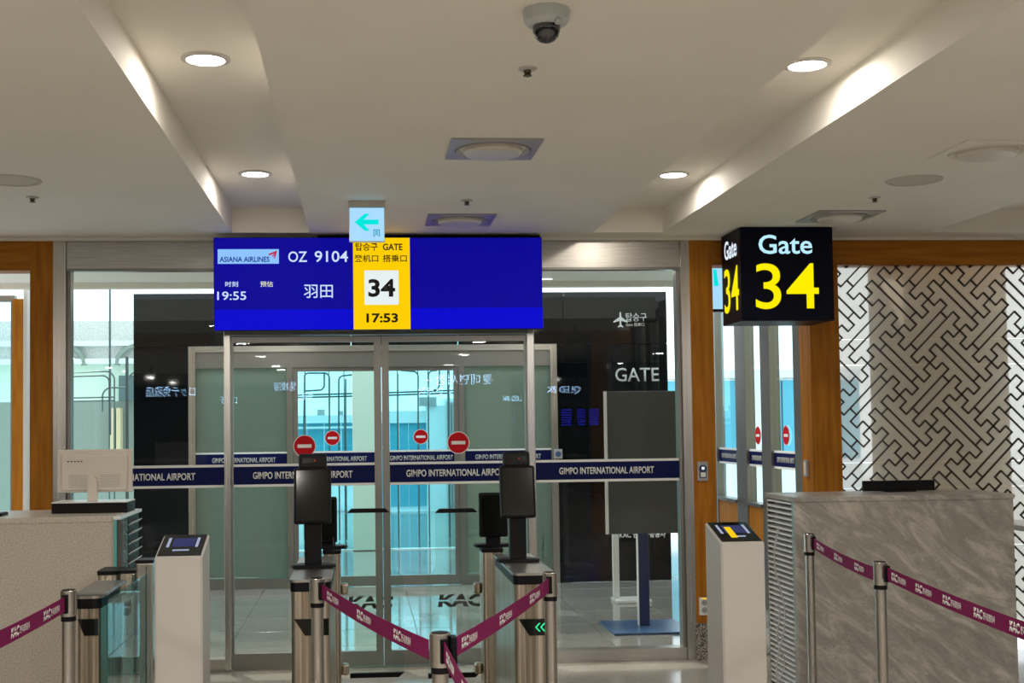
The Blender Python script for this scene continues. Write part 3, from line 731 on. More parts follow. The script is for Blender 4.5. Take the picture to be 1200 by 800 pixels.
# ================================================================== INFORMATION SCREEN
YV = 8.22
a, b_ = aty(250, 279.5, YV), aty(636.5, 384.5, YV); xa0, xa1 = a.x, b_.x
zt, zb = Z(278, YV, 443), Z(386.5, YV, 443)
t = thing('information_screen', 'wide blue departure screen hung in front of the steel header', 'screen', ((xa0+xa1)/2, YV, zb))
cxs = (xa0+xa1)/2
def lx(px, py=330): return aty(px, py, YV).x-cxs
def lz(py, px=443):
    return aty(px, py, YV).z-zb
box('casing', 'dark', xa0-cxs, xa1-cxs, .002, .09, 0, zt-zb, t, .004)
MB().box(lx(372), lx(636), .09, .16, zt-zb-.12, CH-zb-.002).build('mounting_beam', 'dark', t)
sc = box('display', 'scrblue', xa0-cxs+.004, xa1-cxs-.004, -.002, .002, .004, zt-zb-.004, t)
box('ticker_band', 'scrblue2', lx(252), lx(414), -.004, -.002, .006, lz(362.5, 330), sc); box('ticker_band', 'scrblue2', lx(481), lx(635.5), -.004, -.002, .006, lz(360.5, 560), sc)
yp = box('gate_panel', 'scryel', lx(414), lx(480.5), -.005, -.002, .004, zt-zb-.004, sc)
MB().box(lx(427), lx(467), -.008, -.005, lz(357, 447), lz(317, 447), .006).build('number_tile', 'scrwhite', sc)
text('34', 'kacb', lx(431.5), lx(463), lz(348, 447), lz(327, 447), -.008, sc, bold=.03)
text('17:53', 'kacb', lx(429), lx(466), lz(378, 447), lz(367, 447), -.005, sc, bold=.03)
text('탑승구', 'kacb', lx(417), lx(443), lz(293.8, 447), lz(284.5, 447), -.005, sc, bold=.014); text('GATE', 'kacb', lx(449), lx(472), lz(293.3, 447), lz(285.5, 447), -.005, sc, bold=.025)
text('登机口', 'kacb', lx(415.5), lx(443.5), lz(307, 447), lz(298.5, 447), -.005, sc, bold=.014); text('搭乗口', 'kacb', lx(449), lx(477), lz(307, 447), lz(298.5, 447), -.005, sc, bold=.014)
box('airline_plate', 'scrpale', lx(255.3), lx(327), -.004, -.002, lz(309, 290), lz(292, 290), sc)
text('ASIANA AIRLINES', 'scrnavy', lx(257.5), lx(316), lz(307, 287), lz(300.7, 287), -.004, sc, bold=.02)
z9 = lambda py: lz(py, 320)
MB().prism([(lx(315), z9(297.5)), (lx(325), z9(293.6)), (lx(322.5), z9(303)), (lx(321), z9(302)), (lx(323), z9(296.5)), (lx(315.5), z9(299.5))], -.007, -.004).build('airline_mark', 'scrred', sc)
MB().prism([(lx(319), z9(300)), (lx(323), z9(296)), (lx(323.6), z9(297)), (lx(320), z9(301))], -.0075, -.004).build('airline_mark', 'scrred', sc)
text('OZ', 'scrtext', lx(338), lx(360), lz(307, 350), lz(294.5, 350), -.002, sc, bold=.008); text('9104', 'scrtext', lx(369), lx(408), lz(307, 390), lz(294, 390), -.002, sc, bold=.008)
text('时刻', 'scrtext', lx(264), lx(279), lz(336, 270), lz(329.7, 270), -.002, sc, bold=.006); text('预估', 'scryelt', lx(305), lx(320), lz(336, 312), lz(329.5, 312), -.002, sc, bold=.006)
text('19:55', 'scrtext', lx(254.5), lx(288.5), lz(351.5, 271), lz(341.5, 271), -.002, sc, bold=.008)
text('羽田', 'scrtext', lx(356), lx(390), lz(349, 373), lz(333.5, 373), -.002, sc, bold=.004)

# ================================================================== GATE SIGN
Yg = 7.97; g0, g1 = aty(868, 310, Yg).x, aty(976.5, 310, Yg).x; zg0 = aty(868, 376, Yg).z
t = thing('gate_sign', 'navy box sign reading Gate 34 in pale blue and yellow', 'sign', (g0, Yg, zg0))
gw, gh = g1-g0, CH-zg0-.003
MB().box(0, gw, 0, YW-.1-Yg, 0, gh, .004).build('sign_box', 'signbox', t)
def gx(px): return aty(px, 320, Yg).x-g0
def gz(py): return aty(922, py, Yg).z-zg0
text('Gate', 'signcy', gx(889.5), gx(952.5), gz(297.5), gz(275), -.001, t, bold=.012); text('34', 'signye', gx(885), gx(959), gz(362), gz(308.5), -.001, t, bold=.004, res=6)
# on the left face
def lf(px): d = ray(px, 320); return g0/(d.x/d.y)-Yg
ln = YW-.1-Yg
mp_ = lambda c: Vector((-.001+c.y, ln-c.x, c.z))
text('Gate', 'signwt', ln*.18, ln*.82, gz(297.5), gz(275), -.001, t, bold=.012, mapf=mp_); text('34', 'signye', ln*.14, ln*.90, gz(362), gz(308.5), -.001, t, bold=.004, res=6, mapf=mp_)
# small lit screen beside the gate sign
Yt = 9.3; a = aty(829, 313, Yt); b_ = aty(842, 365, Yt)
t = thing('wall_screen', 'small pale lit screen peeking out left of the navy gate sign', 'screen', (a.x, Yt, b_.z))
MB().box(0, .34, .002, .05, 0, a.z-b_.z, .003).build('casing', 'dark', t); MB().box(.003, .337, -.001, .002, .02, a.z-b_.z-.004).build('display', 'exitbg', t)
MB().prism([(.05, .20), (.085, .20), (.07, .33), (.045, .33)], -.004, -.001).build('teal_mark', 'exitarrow', t)
MB().box(.12, .16, .02, .05, a.z-b_.z, CH-b_.z-.002).build('hanger', 'dark', t)

# ================================================================== wall gadgets
p = aty(823, 552, YW-.06); t = thing('door_switch', 'grey intercom plate with camera eye on the timber column', 'switch', (p.x, YW-.0601, p.z))
MB().box(-.038, .038, -.014, 0, -.068, .068, .004).build('plate', 'socket', t)
MB().lathe([(.027, 0), (.027, .006)], n=28).build('bezel', 'navypaint', t, M4=Matrix.Translation((0, -.014, .018)) @ Matrix.Rotation(R(90), 4, 'X'))
MB().box(-.024, .024, -.019, -.014, -.045, -.002, .004).build('button', 'navypaint', t); MB().box(-.018, .018, -.021, -.019, -.04, -.006, .003).build('button_cap', 'whitegl', t)
MB().lathe([(.011, 0), (.011, .004)], n=20).build('lens', 'scrwhite', t, M4=Matrix.Translation((0, -.020, .022)) @ Matrix.Rotation(R(90), 4, 'X'))
p = aty(825, 710, YW-.06); t = thing('power_socket', 'twin power socket low on the timber column', 'socket', (p.x, YW-.0601, p.z))
MB().box(-.037, .037, -.012, 0, -.062, .062, .004).build('plate', 'whitegl', t)
for z in (.026, -.026):
    MB().lathe([(.021, 0), (.021, .003)], n=24).build('outlet', 'socket', t, M4=Matrix.Translation((0, -.012, z)) @ Matrix.Rotation(R(90), 4, 'X'))
    MB().box(-.010, -.006, -.0165, -.014, z-.004, z+.004).box(.006, .010, -.0165, -.014, z-.004, z+.004).build('pin_hole', 'dark', t)
MB().box(-.018, .018, -.014, -.012, .05, .058).build('sticker', 'scryel', t)

# ================================================================== SIGN STAND in the vestibule
Yn = 9.75; a, b_ = aty(709.5, 458.5, Yn), aty(797.5, 624.5, Yn); pc = X(757, Yn, 700)
t = thing('sign_stand', 'grey panel stand on a navy post behind the right fixed pane', 'stand', (pc, Yn+.05, 0))
MB().box(a.x-pc, b_.x-pc, -.03, 0, b_.z, a.z, .004).build('panel', 'grey', t); MB().box(a.x-pc-.012, a.x-pc+.012, -.036, -.02, b_.z, a.z).build('panel_edge', 'whitegl', t)
MB().box(-.042, .042, 0, .05, .02, a.z-.2, .004).build('post', 'navypaint', t)
MB().box(-.05, -.044, 0.0, .05, .02, a.z-.2).build('post_trim', 'whitegl', t)
MB().box(X(712, Yn, 740)-pc, X(803, Yn, 740)-pc, -.32, .30, 0, .018, .004).build('base_plate', 'bluebase', t)
# white easel behind it
Yk = 11.3; kx = X(722, Yk, 690)
t = thing('easel', 'white bent metal stand foot behind the grey sign panel', 'stand', (kx, Yk, 0))
MB().box(-.03, .03, -.02, .02, .03, 1.0, .006).build('upright', 'whitegl', t); MB().box(-.03, .30, -.16, .10, 0, .03, .006).build('foot', 'whitegl', t)

# ================================================================== HALL SIGNS BEHIND THE CAMERA (they mirror in the panes)
YB = -9.0; YM = 2*YW-YB
def hall_text(body, px0, px1, py0, py1, label, m='hallsign', bold=.002):
    a, b_ = aty(px0, py1, YM), aty(px1, py0, YM)
    t = thing('hall_sign', label, 'sign', ((a.x+b_.x)/2, YB, a.z)); w = (b_.x-a.x)/2
    MB().box(-w-.1, w+.1, -.08, -.02, -.1, b_.z-a.z+.1, .01).build('sign_board', 'dark', t)
    text(body, m, -w, w, 0, b_.z-a.z, 0, t, bold=bold, mapf=lambda c: Vector((-c.x, -c.y-.02, c.z)))
    for x in (-w*.8, w*.8): MB().box(x-.02, x+.02, -.06, -.04, b_.z-a.z+.1, CH-a.z-.001).build('hanger', 'dark', t)
hall_text('ロッテ免税店', 171, 229, 452, 465, 'blue-white lit shop sign mirrored in the left black panel')
hall_text('롯데면세점', 512, 577, 438, 451, 'blue-white lit shop sign mirrored in the right door leaf')
hall_text('QLED 8K', 641, 680, 452, 462, 'blue-white lit display sign mirrored beside the inner door frame')
hall_text('免税店', 321, 347, 447, 458, 'blue-white lit shop sign mirrored in the left door leaf')
a, b_ = aty(656, 499, YM), aty(706, 478, YM); t = thing('flight_board', 'blue lit flight list mirrored in the right black panel', 'screen', ((a.x+b_.x)/2, YB-.25, a.z)); w = (b_.x-a.x)/2
MB().box(-w-.05, w+.05, -.08, -.02, -.05, b_.z-a.z+.05).build('casing', 'dark', t)
for cx_, cw in ((w*.7, .25), (w*.1, .2), (-w*.6, .28)):
    for i in range(7): MB().box(cx_-cw*w*.9, cx_+cw*w*.9, -.02, -.012, i*(b_.z-a.z)/7+.01, (i+.6)*(b_.z-a.z)/7+.01).build('text_row', 'hallblue', t)
for x in (-w*.8, w*.8): MB().box(x-.02, x+.02, -.06, -.04, b_.z-a.z+.05, CH-a.z-.001).build('hanger', 'dark', t)

# ================================================================== COUNTERS
CT = 1.20
# right marble counter
Yf = atz(935, 582.5, CT).y
q0 = atz(934, 583, CT); q1x = X(1187.5, Yf, 590); Yb = Yf+.52
t = thing('marble_counter', 'grey veined marble counter with louvred side at right', 'counter', (q0.x, Yf, 0))
cw = q1x-q0.x
MB().box(0, cw, 0, .035, 0, CT-.03, .002).build('front_slab', 'marble', t)
MB().box(-.005, cw+.005, -.008, .53, CT-.03, CT, .003).build('worktop', 'marble', t)
MB().box(cw-.03, cw, .035, .5, 0, CT-.03).build('side_slab', 'marble', t)
MB().box(.03, cw-.03, .46, .49, 0, CT-.35).build('back_panel', 'white', t)
MB().box(.045, .055, .04, .46, 0, CT-.03).build('side_backing', 'dark', t)
MB().box(0, .05, .035, .06, 0, CT-.03).build('side_post', 'steel', t); MB().box(0, .05, .49, .515, 0, CT-.03).build('side_post', 'steel', t)
sm = None
for i in range(36):
    z = .03+i*.0322
    if sm is None:
        o = MB().prism([(-.004, -.006), (.040, .008), (.040, .011), (-.004, .005)], .062, .488, 'y').build('slat', 'whitegl', t); sm = o.data
    else: o = bpy.data.objects.new('slat', sm); C.objects.link(o); o.parent = t
    o.location = (0, 0, z)
# cable hanging by the louvres
cb = []
for i in range(22):
    f_ = i/21; cb.append((q0.x-.055-.03*math.sin(f_*9)-.02*f_, Yf+.14-.05*f_, 1.0-f_*.98))
o = MB().tube(cb, .004, 6).build('cable', 'socket'); tag(o, 'thin grey cable hanging beside the louvred counter side', 'cable')
cb = [(x+.03*math.sin(i*.5), y+.02, z*.55) for i, (x, y, z) in enumerate(cb)]
MB().tube(cb, .004, 6).build('cable_loop', 'socket', o)
# black monitor on it, seen edge-on over the top
Ym = Yf+.40; a, b_ = aty(1012, 563.5, Ym), aty(1096, 580, Ym)
t = thing('monitor', 'black monitor top showing above the marble counter', 'monitor', ((a.x+b_.x)/2, Ym, CT)); w = (b_.x-a.x)/2
# the desk surface is lower behind the front, the screen rises from the worktop
MB().box(-w, w, 0, .03, .004, a.z-CT, .004).build('casing', 'dark', t); MB().box(-w+.01, w-.01, .03, .032, .012, a.z-CT-.01).build('display', 'screenoff', t)
MB().box(-.09, .09, -.04, .09, 0, .006).build('stand', 'dark', t)
# small side table right of the counter
Yd = Yf+.3; a = aty(1190, 616, Yd)
t = thing('side_table', 'black legged table with white top right of the marble counter', 'table', (a.x+.04, Yd, 0))
zt_ = a.z; MB().box(0, .7, -.25, .45, zt_-.035, zt_, .005).build('table_top', 'whitegl', t)
for x in (.03, .66):
    for y in (-.22, .41): MB().box(x-.015, x+.03, y-.015, y+.015, 0, zt_-.035).build('leg', 'dark', t)
MB().box(.03, .66, -.2, -.18, zt_-.09, zt_-.035).build('apron_rail', 'dark', t)

# left speckled counter
Yl = atz(60, 606, CT).y; xl1 = X(134, Yl, 640)
t = thing('reception_counter', 'beige speckled counter with glass and louvred end at left', 'counter', (xl1, Yl, 0))
MB().box(-2.1, 0, 0, .04, 0, CT-.012, .002).build('front_slab', 'solid', t)
MB().box(-2.1, -.006, -.004, .62, CT-.03, CT, .003).build('worktop', 'solidtop', t)
MB().box(.0, .014, -.01, .60, 0, CT-.018, .003).build('end_glass', 'glassgate', t, label='thick glass end panel with green edge'); MB().box(.0, .014, -.018, -.01, 0, CT-.018).build('glass_edge', 'glassedge', t)
MB().box(-.005, .035, -.012, .60, CT-.018, CT, .003).build('end_cap', 'whitegl', t)
MB().box(-.05, -.04, .04, .58, 0, CT-.03).build('end_backing', 'dark', t); MB().box(.0141, .017, .30, .60, 0, CT-.02).build('louvre_backing', 'dark', t)
sm = None
for i in range(22):
    z = .02+i*.053
    if sm is None:
        o = MB().prism([(.017, -.006), (.036, .010), (.036, .014), (.017, .0)], .30, .60, 'y').build('slat', 'whitegl', t); sm = o.data
    else: o = bpy.data.objects.new('slat', sm); C.objects.link(o); o.parent = t
    o.location = (0, 0, z)
MB().box(-2.1, -.05, .55, .58, 0, CT-.3).build('back_panel', 'white', t)
# riser and monitor
Yr = Yl+.36; a, b_ = aty(65, 587.5, Yr), aty(153, 599, Yr)
t = thing('monitor_riser', 'low black box with a white top under the left monitor', 'riser', ((a.x+b_.x)/2, Yr, CT)); w = (b_.x-a.x)/2
rz = a.z-CT; MB().box(-w, w, -.09, .14, 0, rz-.006, .003).build('body', 'dark', t); MB().box(-w, w, -.09, .14, rz-.006, rz, .002).build('top_sheet', 'whitegl', t)
Yo = Yr+.02
t2 = thing('monitor', 'off-white monitor seen from behind on a black riser, left counter', 'monitor', ((a.x+b_.x)/2, Yo, CT+rz))
mm0, mm1 = aty(67, 527, Yo), aty(155, 576, Yo); mx0, mx1 = mm0.x-t2.location.x, mm1.x-t2.location.x; mz0, mz1 = mm1.z-CT-rz, mm0.z-CT-rz
MB().box(mx0, mx1, 0, .022, mz0, mz1, .006).build('casing', 'beigemon', t2)
bb = MB().box(mx0+.025, mx1-.025, -.016, 0, mz0+.012, mz1-.03, .006).build('back_bulge', 'beigemon', t2)
for k_ in range(5): MB().box(mx0+.06+k_*.018, mx0+.068+k_*.018, -.019, -.014, mz1-.068, mz1-.062).build('port_slot', 'dark', bb)
vm = MB()
for i in range(26):
    for j in range(8):
        x = mx0+.07+i*(mx1-mx0-.14)/25+(j % 2)*.004; 
        if abs(x) < .032: continue
        vm.box(x-.002, x+.002, -.0175, -.0155, mz0+.03+j*.009, mz0+.033+j*.009)
vm.build('vent_holes', 'grey', bb, kind='stuff')
MB().prism([(-.026, 0), (.026, 0), (.026, .10), (.018, .125), (.008, .14), (-.008, .14), (-.018, .125), (-.026, .10)], -.045, -.018, 'y', .003).build('stand', 'beigemon', t2)
# dark handset at far left
a = atz(8, 600, CT); t = thing('telephone', 'dark handset lying on the left counter at the picture edge', 'telephone', (a.x, Yl+.18, CT))
MB().box(-.12, .07, -.05, .08, 0, .018, .006).build('body', 'dark', t); MB().box(-.12, -.02, -.03, .05, .018, .035, .008).build('handset', 'dark', t)

# ================================================================== SCANNER KIOSKS
def kiosk(pxc, pyf, pyb, px0, px1, label, lit, fx0, dz=.0, H=1.10):
    p = atz(pxc, pyf, H); w = (X(px1, p.y, 660)-X(px0, p.y, 660))/2
    t = thing('scanner_kiosk', label, 'kiosk', (aty(pxc, 660, p.y).x, p.y, 0))
    dep = .26; zb_ = H+.075
    MB().prism([(0, 0), (0, H), (dep, zb_), (dep, 0)], -w, w, 'x', .006).build('body', 'white', t)
    # sloping screen panel
    sl_ = math.atan2(zb_-H, dep); ln_ = math.hypot(dep, zb_-H)
    Mx = Matrix.Translation((0, 0, H)) @ Matrix.Rotation(sl_, 4, 'X')
    g = MB().box(-w+.008, w-.008, .012, ln_-.012, 0, .003, .001).build('screen_panel', 'screenoff', t, M4=Mx)
    MB().box(-w*.45, w*.5, ln_*.42, ln_*.78, .003, .0042).build('display', 'padscr', g, M4=Mx)
    for sx in (-1, 1): MB().box(sx*w*.62-.006, sx*w*.62+.006, ln_*.40, ln_*.8, .003, .0045).build('lit_slot', 'padlit', g, M4=Mx)
    MB().box(-w*.35, w*.35, ln_*.24, ln_*.29, .003, .0042).build('text_line', 'padlit', g, M4=Mx)
    if lit: MB().box(-w*.35, -w*.05, ln_*.2, ln_*.7, .0042, .005).build('yellow_card_mark', 'scryel', g, M4=Mx)
    return t
kiosk(209, 652.5, 630, 181, 237, 'white pedestal scanner with sloping black screen beside the left counter', False, 0)
kiosk(871, 635.5, 612, 845.5, 896.5, 'white pedestal scanner with sloping black screen before the right timber column', True, 0)

# ================================================================== STANCHIONS AND BELTS
HS = 1.0
def stanchion(px, py, label, lean=0, H=HS):
    p = atz(px, py, H)
    t = thing('belt_stanchion', label, 'barrier post', (p.x, p.y, 0), 'steel belt stanchions')
    MB().lathe([(.14, 0), (.14, .012), (.05, .03), (.03, .035)], n=40).build('base', 'steel', t, smooth=True)
    MB().lathe([(.0265, .03), (.0265, H-.125)], n=28).build('pole', 'steel', t, smooth=True)
    MB().lathe([(.030, H-.125), (.030, H-.105)], n=28).build('collar', 'dark', t, smooth=True)
    hd = MB().lathe([(.0335, H-.105), (.0335, H-.003), (.031, H), (0, H)], n=28, cap=False).build('head', 'steel', t, smooth=True)
    MB().lathe([(.026, H), (.026, H+.002), (0, H+.002)], n=28, cap=False).build('cap', 'dark', hd)
    return t
def belt(t0, p0, p1, w=.062, n=3, sag=.012, txt=True, z0=None):
    """belt from world point p0 to p1 (centre line), child of stanchion t0"""
    B = t0.location; p0 = Vector(p0); p1 = Vector(p1); d = p1-p0; dh = Vector((d.x, d.y, 0)).normalized()
    nrm = Vector((dh.y, -dh.x, 0)); 
    if nrm.dot(EYE-(p0+p1)/2) < 0: nrm = -nrm
    flip = (p1-EYE).dot(rgt)/(p1-EYE).dot(fwd) < (p0-EYE).dot(rgt)/(p0-EYE).dot(fwd)
    def S_(u, v, k):   # u 0..1 along, v -.5...5 height, k offset toward camera
        c = p0+d*u; return Vector((c.x, c.y, c.z-sag*4*u*(1-u)+v*w))+nrm*k-B
    bm = bmesh.new(); N_ = 16; rings = []
    for i in range(N_+1):
        u = i/N_; rings.append([bm.verts.new(S_(u, v, k)) for v, k in ((-.5, .001), (.5, .001), (.5, -.001), (-.5, -.001))])
    for a, b_ in zip(rings, rings[1:]):
        for k in range(4): bm.faces.new((a[k], a[(k+1) % 4], b_[(k+1) % 4], b_[k]))
    bm.faces.new(rings[0]); bm.faces.new(rings[-1][::-1]); bmesh.ops.recalc_face_normals(bm, faces=bm.faces[:])
    q = MB(); q.bm = bm; bo = q.build('belt', 'magenta', t0, label='magenta retractable belt with white lettering')
    MB().box(-.012, .012, -.012, .012, -.038, .038, .003).build('belt_end', 'dark', bo, M4=Matrix.Translation(p0-B))
    if not txt: return bo
    L_ = d.length; per = L_/n
    for i in range(n):
        u0 = (i+.22)*per; 
        def mf(c): 
            s = c.x if not flip else L_-c.x
            return S_(s/L_, c.z, .0014-c.y)
        st = u0
        text('KAC', 'lettw', st, st+.085*min(1, per/.3), -.30, .30, 0, bo, bold=.04, shear=.12, split=(.44, .56), mapf=mf, depth=.0006, res=2)
        text('한국공항공사', 'lettw', st+.093*min(1, per/.3), st+.20*min(1, per/.3), -.24, .20, 0, bo, bold=.01, mapf=mf, depth=.0006, res=2)
    return bo
sA = stanchion(371.5, 677, 'steel belt stanchion before the left automatic gate')
sB = stanchion(515.5, 741, 'steel belt stanchion standing alone in the middle, nearest to the camera')
sC = stanchion(644.5, 670, 'steel belt stanchion before the right automatic gate')
sD = stanchion(80.5, 691, 'steel belt stanchion before the beige speckled counter')
sE = stanchion(948, 625, 'steel belt stanchion at the left corner of the marble counter')
sF = stanchion(1031, 658, 'steel belt stanchion standing before the middle of the marble counter')
def top(s, dx=0, dy=0, z=HS-.052): return s.location+Vector((dx, dy, z))
belt(sA, top(sA, .02, -.035), top(sB, -.036, 0), n=3)
belt(sC, top(sC, -.01, -.036), top(sB, .036, .0), n=3)
belt(sE, top(sE, .012, -.035), top(sF, -.034, 0), n=3)
# stanchions just outside the picture that take the other belt ends
def offpost(x, y, label):
    t = thing('belt_stanchion', label, 'barrier post', (x, y, 0), 'steel belt stanchions')
    for ch in [c for c in C.objects if c.parent == sE and c.name.split('.')[0] in ('base', 'pole', 'collar', 'head')]:
        c = ch.copy(); C.objects.link(c); c.parent = t
    return t
a = atz(-64, 790, HS-.05); s1_ = offpost(a.x-.1, a.y-.05, 'steel belt stanchion just past the left edge of the picture')
belt(sD, top(sD, -.005, -.036), (s1_.location.x+.02, s1_.location.y+.03, HS-.052), n=4)
dd = aty(572, 832, sB.location.y-.85); a = Vector((.30, 2.75, 0)); 
a = atz(625, 940, HS-.05); s2_ = offpost(a.x, a.y, 'steel belt stanchion below the bottom edge of the picture')
belt(sB, top(sB, .01, -.034), (s2_.location.x, s2_.location.y+.034, HS-.052), n=4)
a = atz(1290, 765, HS-.05); s3_ = offpost(a.x, a.y, 'steel belt stanchion just past the right edge of the picture')
belt(sF, top(sF, .018, -.033), (s3_.location.x-.035, s3_.location.y, HS-.052), n=6)
# receiving clips on the centre post
MB().box(.034, .052, -.03, .02, HS-.10, HS-.01, .003).build('belt_clip', 'dark', sB)

# ================================================================== SELF BOARDING GATES
HG = .95
def tablet(par, c, w, h, tilt, rz, m='screenoff', lean=0):
    """face terminal: c = bottom centre of the stem on the cabinet"""
    hd = bpy.data.objects.new('face_terminal', None); C.objects.link(hd); hd.parent = par; hd.location = c; hd.rotation_euler = (0, 0, rz); hd.empty_display_size = .05
    return hd
def terminal(par, loc, stemh, w, h, tilt, head=True, rz=0, back=False):
    t = bpy.data.objects.new('face_terminal', None); C.objects.link(t); t.parent = par; t.location = loc; t.rotation_euler = (0, 0, rz); t.empty_display_size = .05
    t['label'] = 'black face recognition terminal on a thick stem'
    MB().box(-.042, .042, -.02, .05, 0.0, stemh+.12, .006).build('stem', 'dark', t)
    MB().prism([(-.1, -.05), (.1, -.05), (.115, .0), (.07, .07), (-.07, .07), (-.115, 0)], 0, .018, 'z', .004).build('foot_plate', 'dark', t)
    Mx = Matrix.Translation((0, -.035, stemh)) @ Matrix.Rotation(R(tilt), 4, 'X')
    MB().box(-w/2, w/2, -.016, .016, 0, h, .012).build('tablet', 'dark', t, M4=Mx)
    MB().box(-w/2+.012, w/2-.012, -.0185, -.015, .014, h-.014, .001).build('display', 'screenoff', t, M4=Mx)
    if head:
        MB().box(-w*.38, w*.38, -.012, .03, h-.005, h+.075, .012).build('camera_head', 'dark', t, M4=Mx)
        MB().box(-w*.28, w*.28, -.0145, -.011, h+.022, h+.05, .001).build('camera_window', 'screenoff', t, M4=Mx)
        MB().lathe([(.0022, 0), (.0022, .0005)], n=10).build('indicator', 'redled', t, M4=Mx @ Matrix.Translation((.012, -.0148, h+.036)) @ Matrix.Rotation(R(90), 4, 'X'))
    return t
def gate(label, px0, px1, pyf, pyb, fx0, fx1, fyt, arrow, flap, lane):
    f0 = atz((px0+px1)/2, pyf, HG); Y0 = f0.y; Y1 = atz((px0+px1)/2, pyb, HG).y; YF = atz((fx0+fx1)/2, fyt, HG).y
    gx0, gx1 = X(px0, Y0, 740), X(px1, Y0, 740); hx0, hx1 = X(fx0, YF, 700), X(fx1, YF, 700); w = gx1-gx0
    t = thing('boarding_gate', label, 'boarding gate', (gx0, Y0, 0))
    D = Y1-Y0
    # near cabinet with rounded front and top plate
    def rr(x0, x1, y0, y1, r, n=5):
        o = []
        for cx_, cy_, a0 in ((x1-r, y0+r, -90), (x1-r, y1-r, 0), (x0+r, y1-r, 90), (x0+r, y0+r, 180)):
            for i in range(n+1): a = R(a0+90*i/n); o.append((cx_+r*math.cos(a), cy_+r*math.sin(a)))
        return o
    MB().prism(rr(.004, w-.004, .004, D-.004, .03), 0, HG-.055, 'z').build('cabinet', 'bronze', t)
    MB().prism(rr(0, w, 0, D, .034), HG-.055, HG-.012, 'z').build('dark_rim', 'dark', t)
    MB().prism(rr(-.004, w+.004, -.004, D+.004, .036), HG-.012, HG, 'z').build('top_plate', 'steelh', t)
    # dark slanted display on the front
    za = Z(725, Y0, px0+20); zb_ = Z(744.5, Y0, px0+20)
    pn = MB().prism([(w*.10, za), (w-.01, za), (w-.01, zb_), (w*.36, zb_)], -.003, .006, 'y').build('front_display', 'screenoff', t)
    if arrow:
        for k_ in (0, 1):
            x = w*.50+k_*.024; zc_ = (za+zb_)/2; s = .020
            MB().prism([(x, zc_), (x+.018, zc_+s), (x+.026, zc_+s), (x+.009, zc_), (x+.026, zc_-s), (x+.018, zc_-s)], -.005, -.003, 'y').build('arrow_light', 'ledgreen', pn)
    # far pillar
    hw_ = (hx0-gx0, hx1-gx0); FY = YF-Y0
    MB().prism(rr(hw_[0], hw_[1], FY, FY+.2, .02), 0, HG-.02, 'z').build('far_cabinet', 'bronze', t)
    MB().prism(rr(hw_[0]-.004, hw_[1]+.004, FY-.004, FY+.204, .022), HG-.02, HG, 'z').build('far_top', 'dark', t)
    gxm = (hw_[0]+hw_[1])/2
    MB().box(gxm-.006, gxm+.006, D+.01, FY-.012, .08, HG-.06, .002).build('side_glass', 'glassgate', t)
    MB().tube([(gxm, D+.004, HG-.045), (gxm, FY-.004, HG-.045)], .012, 8).build('hand_rail', 'steel', t)
    MB().box(gxm-.02, gxm+.02, D, FY, .0, .06).build('floor_rail', 'steel', t)
    if flap:
        sg, fp0, fp1 = flap; 
        hgx = hw_[1]+.0 if sg > 0 else hw_[0]
        YH = YF+.10
        fl_ = bpy.data.objects.new('barrier_flap', None); C.objects.link(fl_); fl_.parent = t; fl_.location = (0, YH-Y0, 0); fl_.empty_display_size = .05; fl_['label'] = 'clear swing flap with black edge bars'
        XX = lambda px: X(px, YH, 640)-gx0
        ZZ = lambda py: Z(py, YH, (fp0+fp1)/2)
        e0 = XX(fp0); e1 = XX(fp1)                       # handle ends
        lo = XX(472 if sg > 0 else 499); up = XX(462 if sg > 0 else 510); hg = hgx+.012*sg
        pts = [(hg, ZZ(788)), (lo, ZZ(788)), (lo, ZZ(674)), (up, ZZ(666)), (up, ZZ(601)), (hg, ZZ(601))]
        MB().prism(pts, -.005, .005, 'y').build('glass_panel', 'glassgate', fl_)
        zt_ = ZZ(600.5); zu = ZZ(595.5); i_ = .03
        a, b_ = min(e0, e1), max(e0, e1)
        MB().prism([(a, zt_), (b_, zt_), (b_-i_*.8, zu), (a+i_*.8, zu)], -.012, .012, 'y', .002).build('top_bar', 'dark', fl_)
        l0, l1 = (XX(409), XX(472)) if sg > 0 else (XX(500), XX(561))
        MB().prism([(l0, ZZ(793.5)), (l1-.03, ZZ(793.5)), (l1, ZZ(788)), (l0, ZZ(788))], -.012, .012, 'y').build('bottom_bar', 'dark', fl_)
        for py in (689, 783):
            zc_ = ZZ(py); MB().box(min(hgx, hgx+.045*sg), max(hgx, hgx+.045*sg), -.03, .03, zc_-.032, zc_+.032, .012).build('hinge_clamp', 'bronze', fl_)
    return t, Y0, D, w, FY, hw_
gl_, Y0, D, w, FY, hwp = gate('left automatic boarding gate with black tilted tablet terminal', 340, 388, 679, 652, 379, 399, 645, False, (1, 407, 457), 0)
def place_terminal(par, pxc, pyb, pyt, Yt, w_px, tilt, head, stemx=None, near=True):
    Yt_ = Yt; s = (aty(pxc, pyb, Yt_)-EYE).dot(fwd)/FPX
    zb_ = aty(pxc, pyb, Yt_).z; zt_ = aty(pxc, pyt, Yt_).z; w = w_px*s
    c = aty(stemx or pxc, (pyb+pyt)/2, Yt_).x
    return terminal(par, (c-par.location.x, Yt_+.035-par.location.y, HG), zb_-HG, w, (zt_-zb_)/math.cos(R(tilt)), tilt, head)
place_terminal(gl_, 365, 614, 549, Y0+.45, 44, -14, True, 366)
place_terminal(gl_, 384, 636, 582, Y0+FY+.10, 22, -3, False, 384)
gr_, Y0r, Dr, wr_, FYr, hwr = gate('right automatic boarding gate with green chevron light', 603, 651, 671, 648, 566, 590, 643, True, (-1, 510, 560), 0)
place_terminal(gr_, 603, 607, 546, Y0r+.45, 42, -10, True, 607)
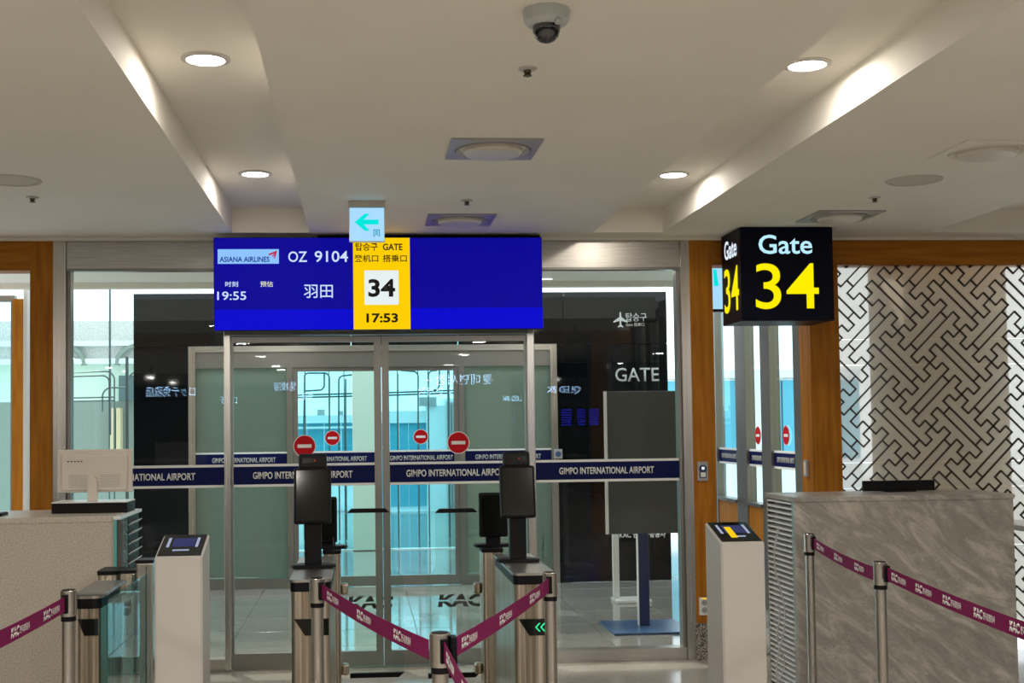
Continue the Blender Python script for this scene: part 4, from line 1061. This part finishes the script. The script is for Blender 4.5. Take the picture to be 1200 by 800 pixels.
place_terminal(gr_, 576, 629, 577, Y0r+FYr+.10, 34, -3, False, 578)
# small curved glass wing on top of the right gate
q = aty(637, 660, Y0r+.5)
MB().prism([(0, 0), (.05, 0), (.045, .08), (.02, .14), (-.005, .15)], -.004, .004, 'x').build('glass_wing', 'glassgate', gr_, M4=Matrix.Translation((wr_+.005, .35, HG)))
MB().prism([(0, 0), (.05, 0), (.045, .08), (.02, .14), (-.005, .15)], -.004, .004, 'x').build('glass_wing', 'glassgate', gl_, M4=Matrix.Translation((w-.004, .55, HG)))
# third gate at far left
gt, Y0t, Dt, wtt, FYt, hwt = gate('automatic boarding gate with dark grey top beside the speckled counter', 88, 118, 698, 684, 114, 138, 669, False, None, 0)
MB().box(-.006, wtt+.03, -.008, Dt+.02, HG, HG+.012, .004).build('worktop', 'greytop', gt)
MB().box(wtt+.02, wtt+.028, .01, FYt, .05, HG-.02, .002).build('lane_glass', 'glasscy', gt)  # blue tint colours in the bright windows reflected in this glass
# steel service posts between gate and kiosk
for px0, px1, py, lb, H in ((141, 158, 668, 'square steel turnstile post with clamp left of the white pedestal', .95), (159.5, 179, 656, 'tall steel post with black top right beside the left white pedestal', 1.0)):
    Yp_ = atz((px0+px1)/2, py, H).y; x0, x1 = X(px0, Yp_, 720), X(px1, Yp_, 720)
    t = thing('turnstile_post', lb, 'post', ((x0+x1)/2, Yp_, 0)); w_ = (x1-x0)/2
    MB().box(-w_, w_, 0, .12, 0, H-.015, .008).build('body', 'steel', t)
    MB().box(-w_-.004, w_+.004, -.004, .124, H-.015, H, .004).build('top_cap', 'dark', t)
    if px0 < 150:
        c_ = MB().box(-.03, .03, -.03, 0, H-.12, H-.02, .004).build('clamp', 'bronze', t)
        MB().box(-.012, .012, -.03, 0, H-.22, H-.15, .003).build('latch', 'dark', t); MB().box(-.02, .02, -.034, -.004, H-.185, H-.175, .002).build('latch_pin', 'steel', t)
    else: MB().box(w_*.2, w_*.26, -.002, .001, .1, H-.03).build('seam', 'dark', t)
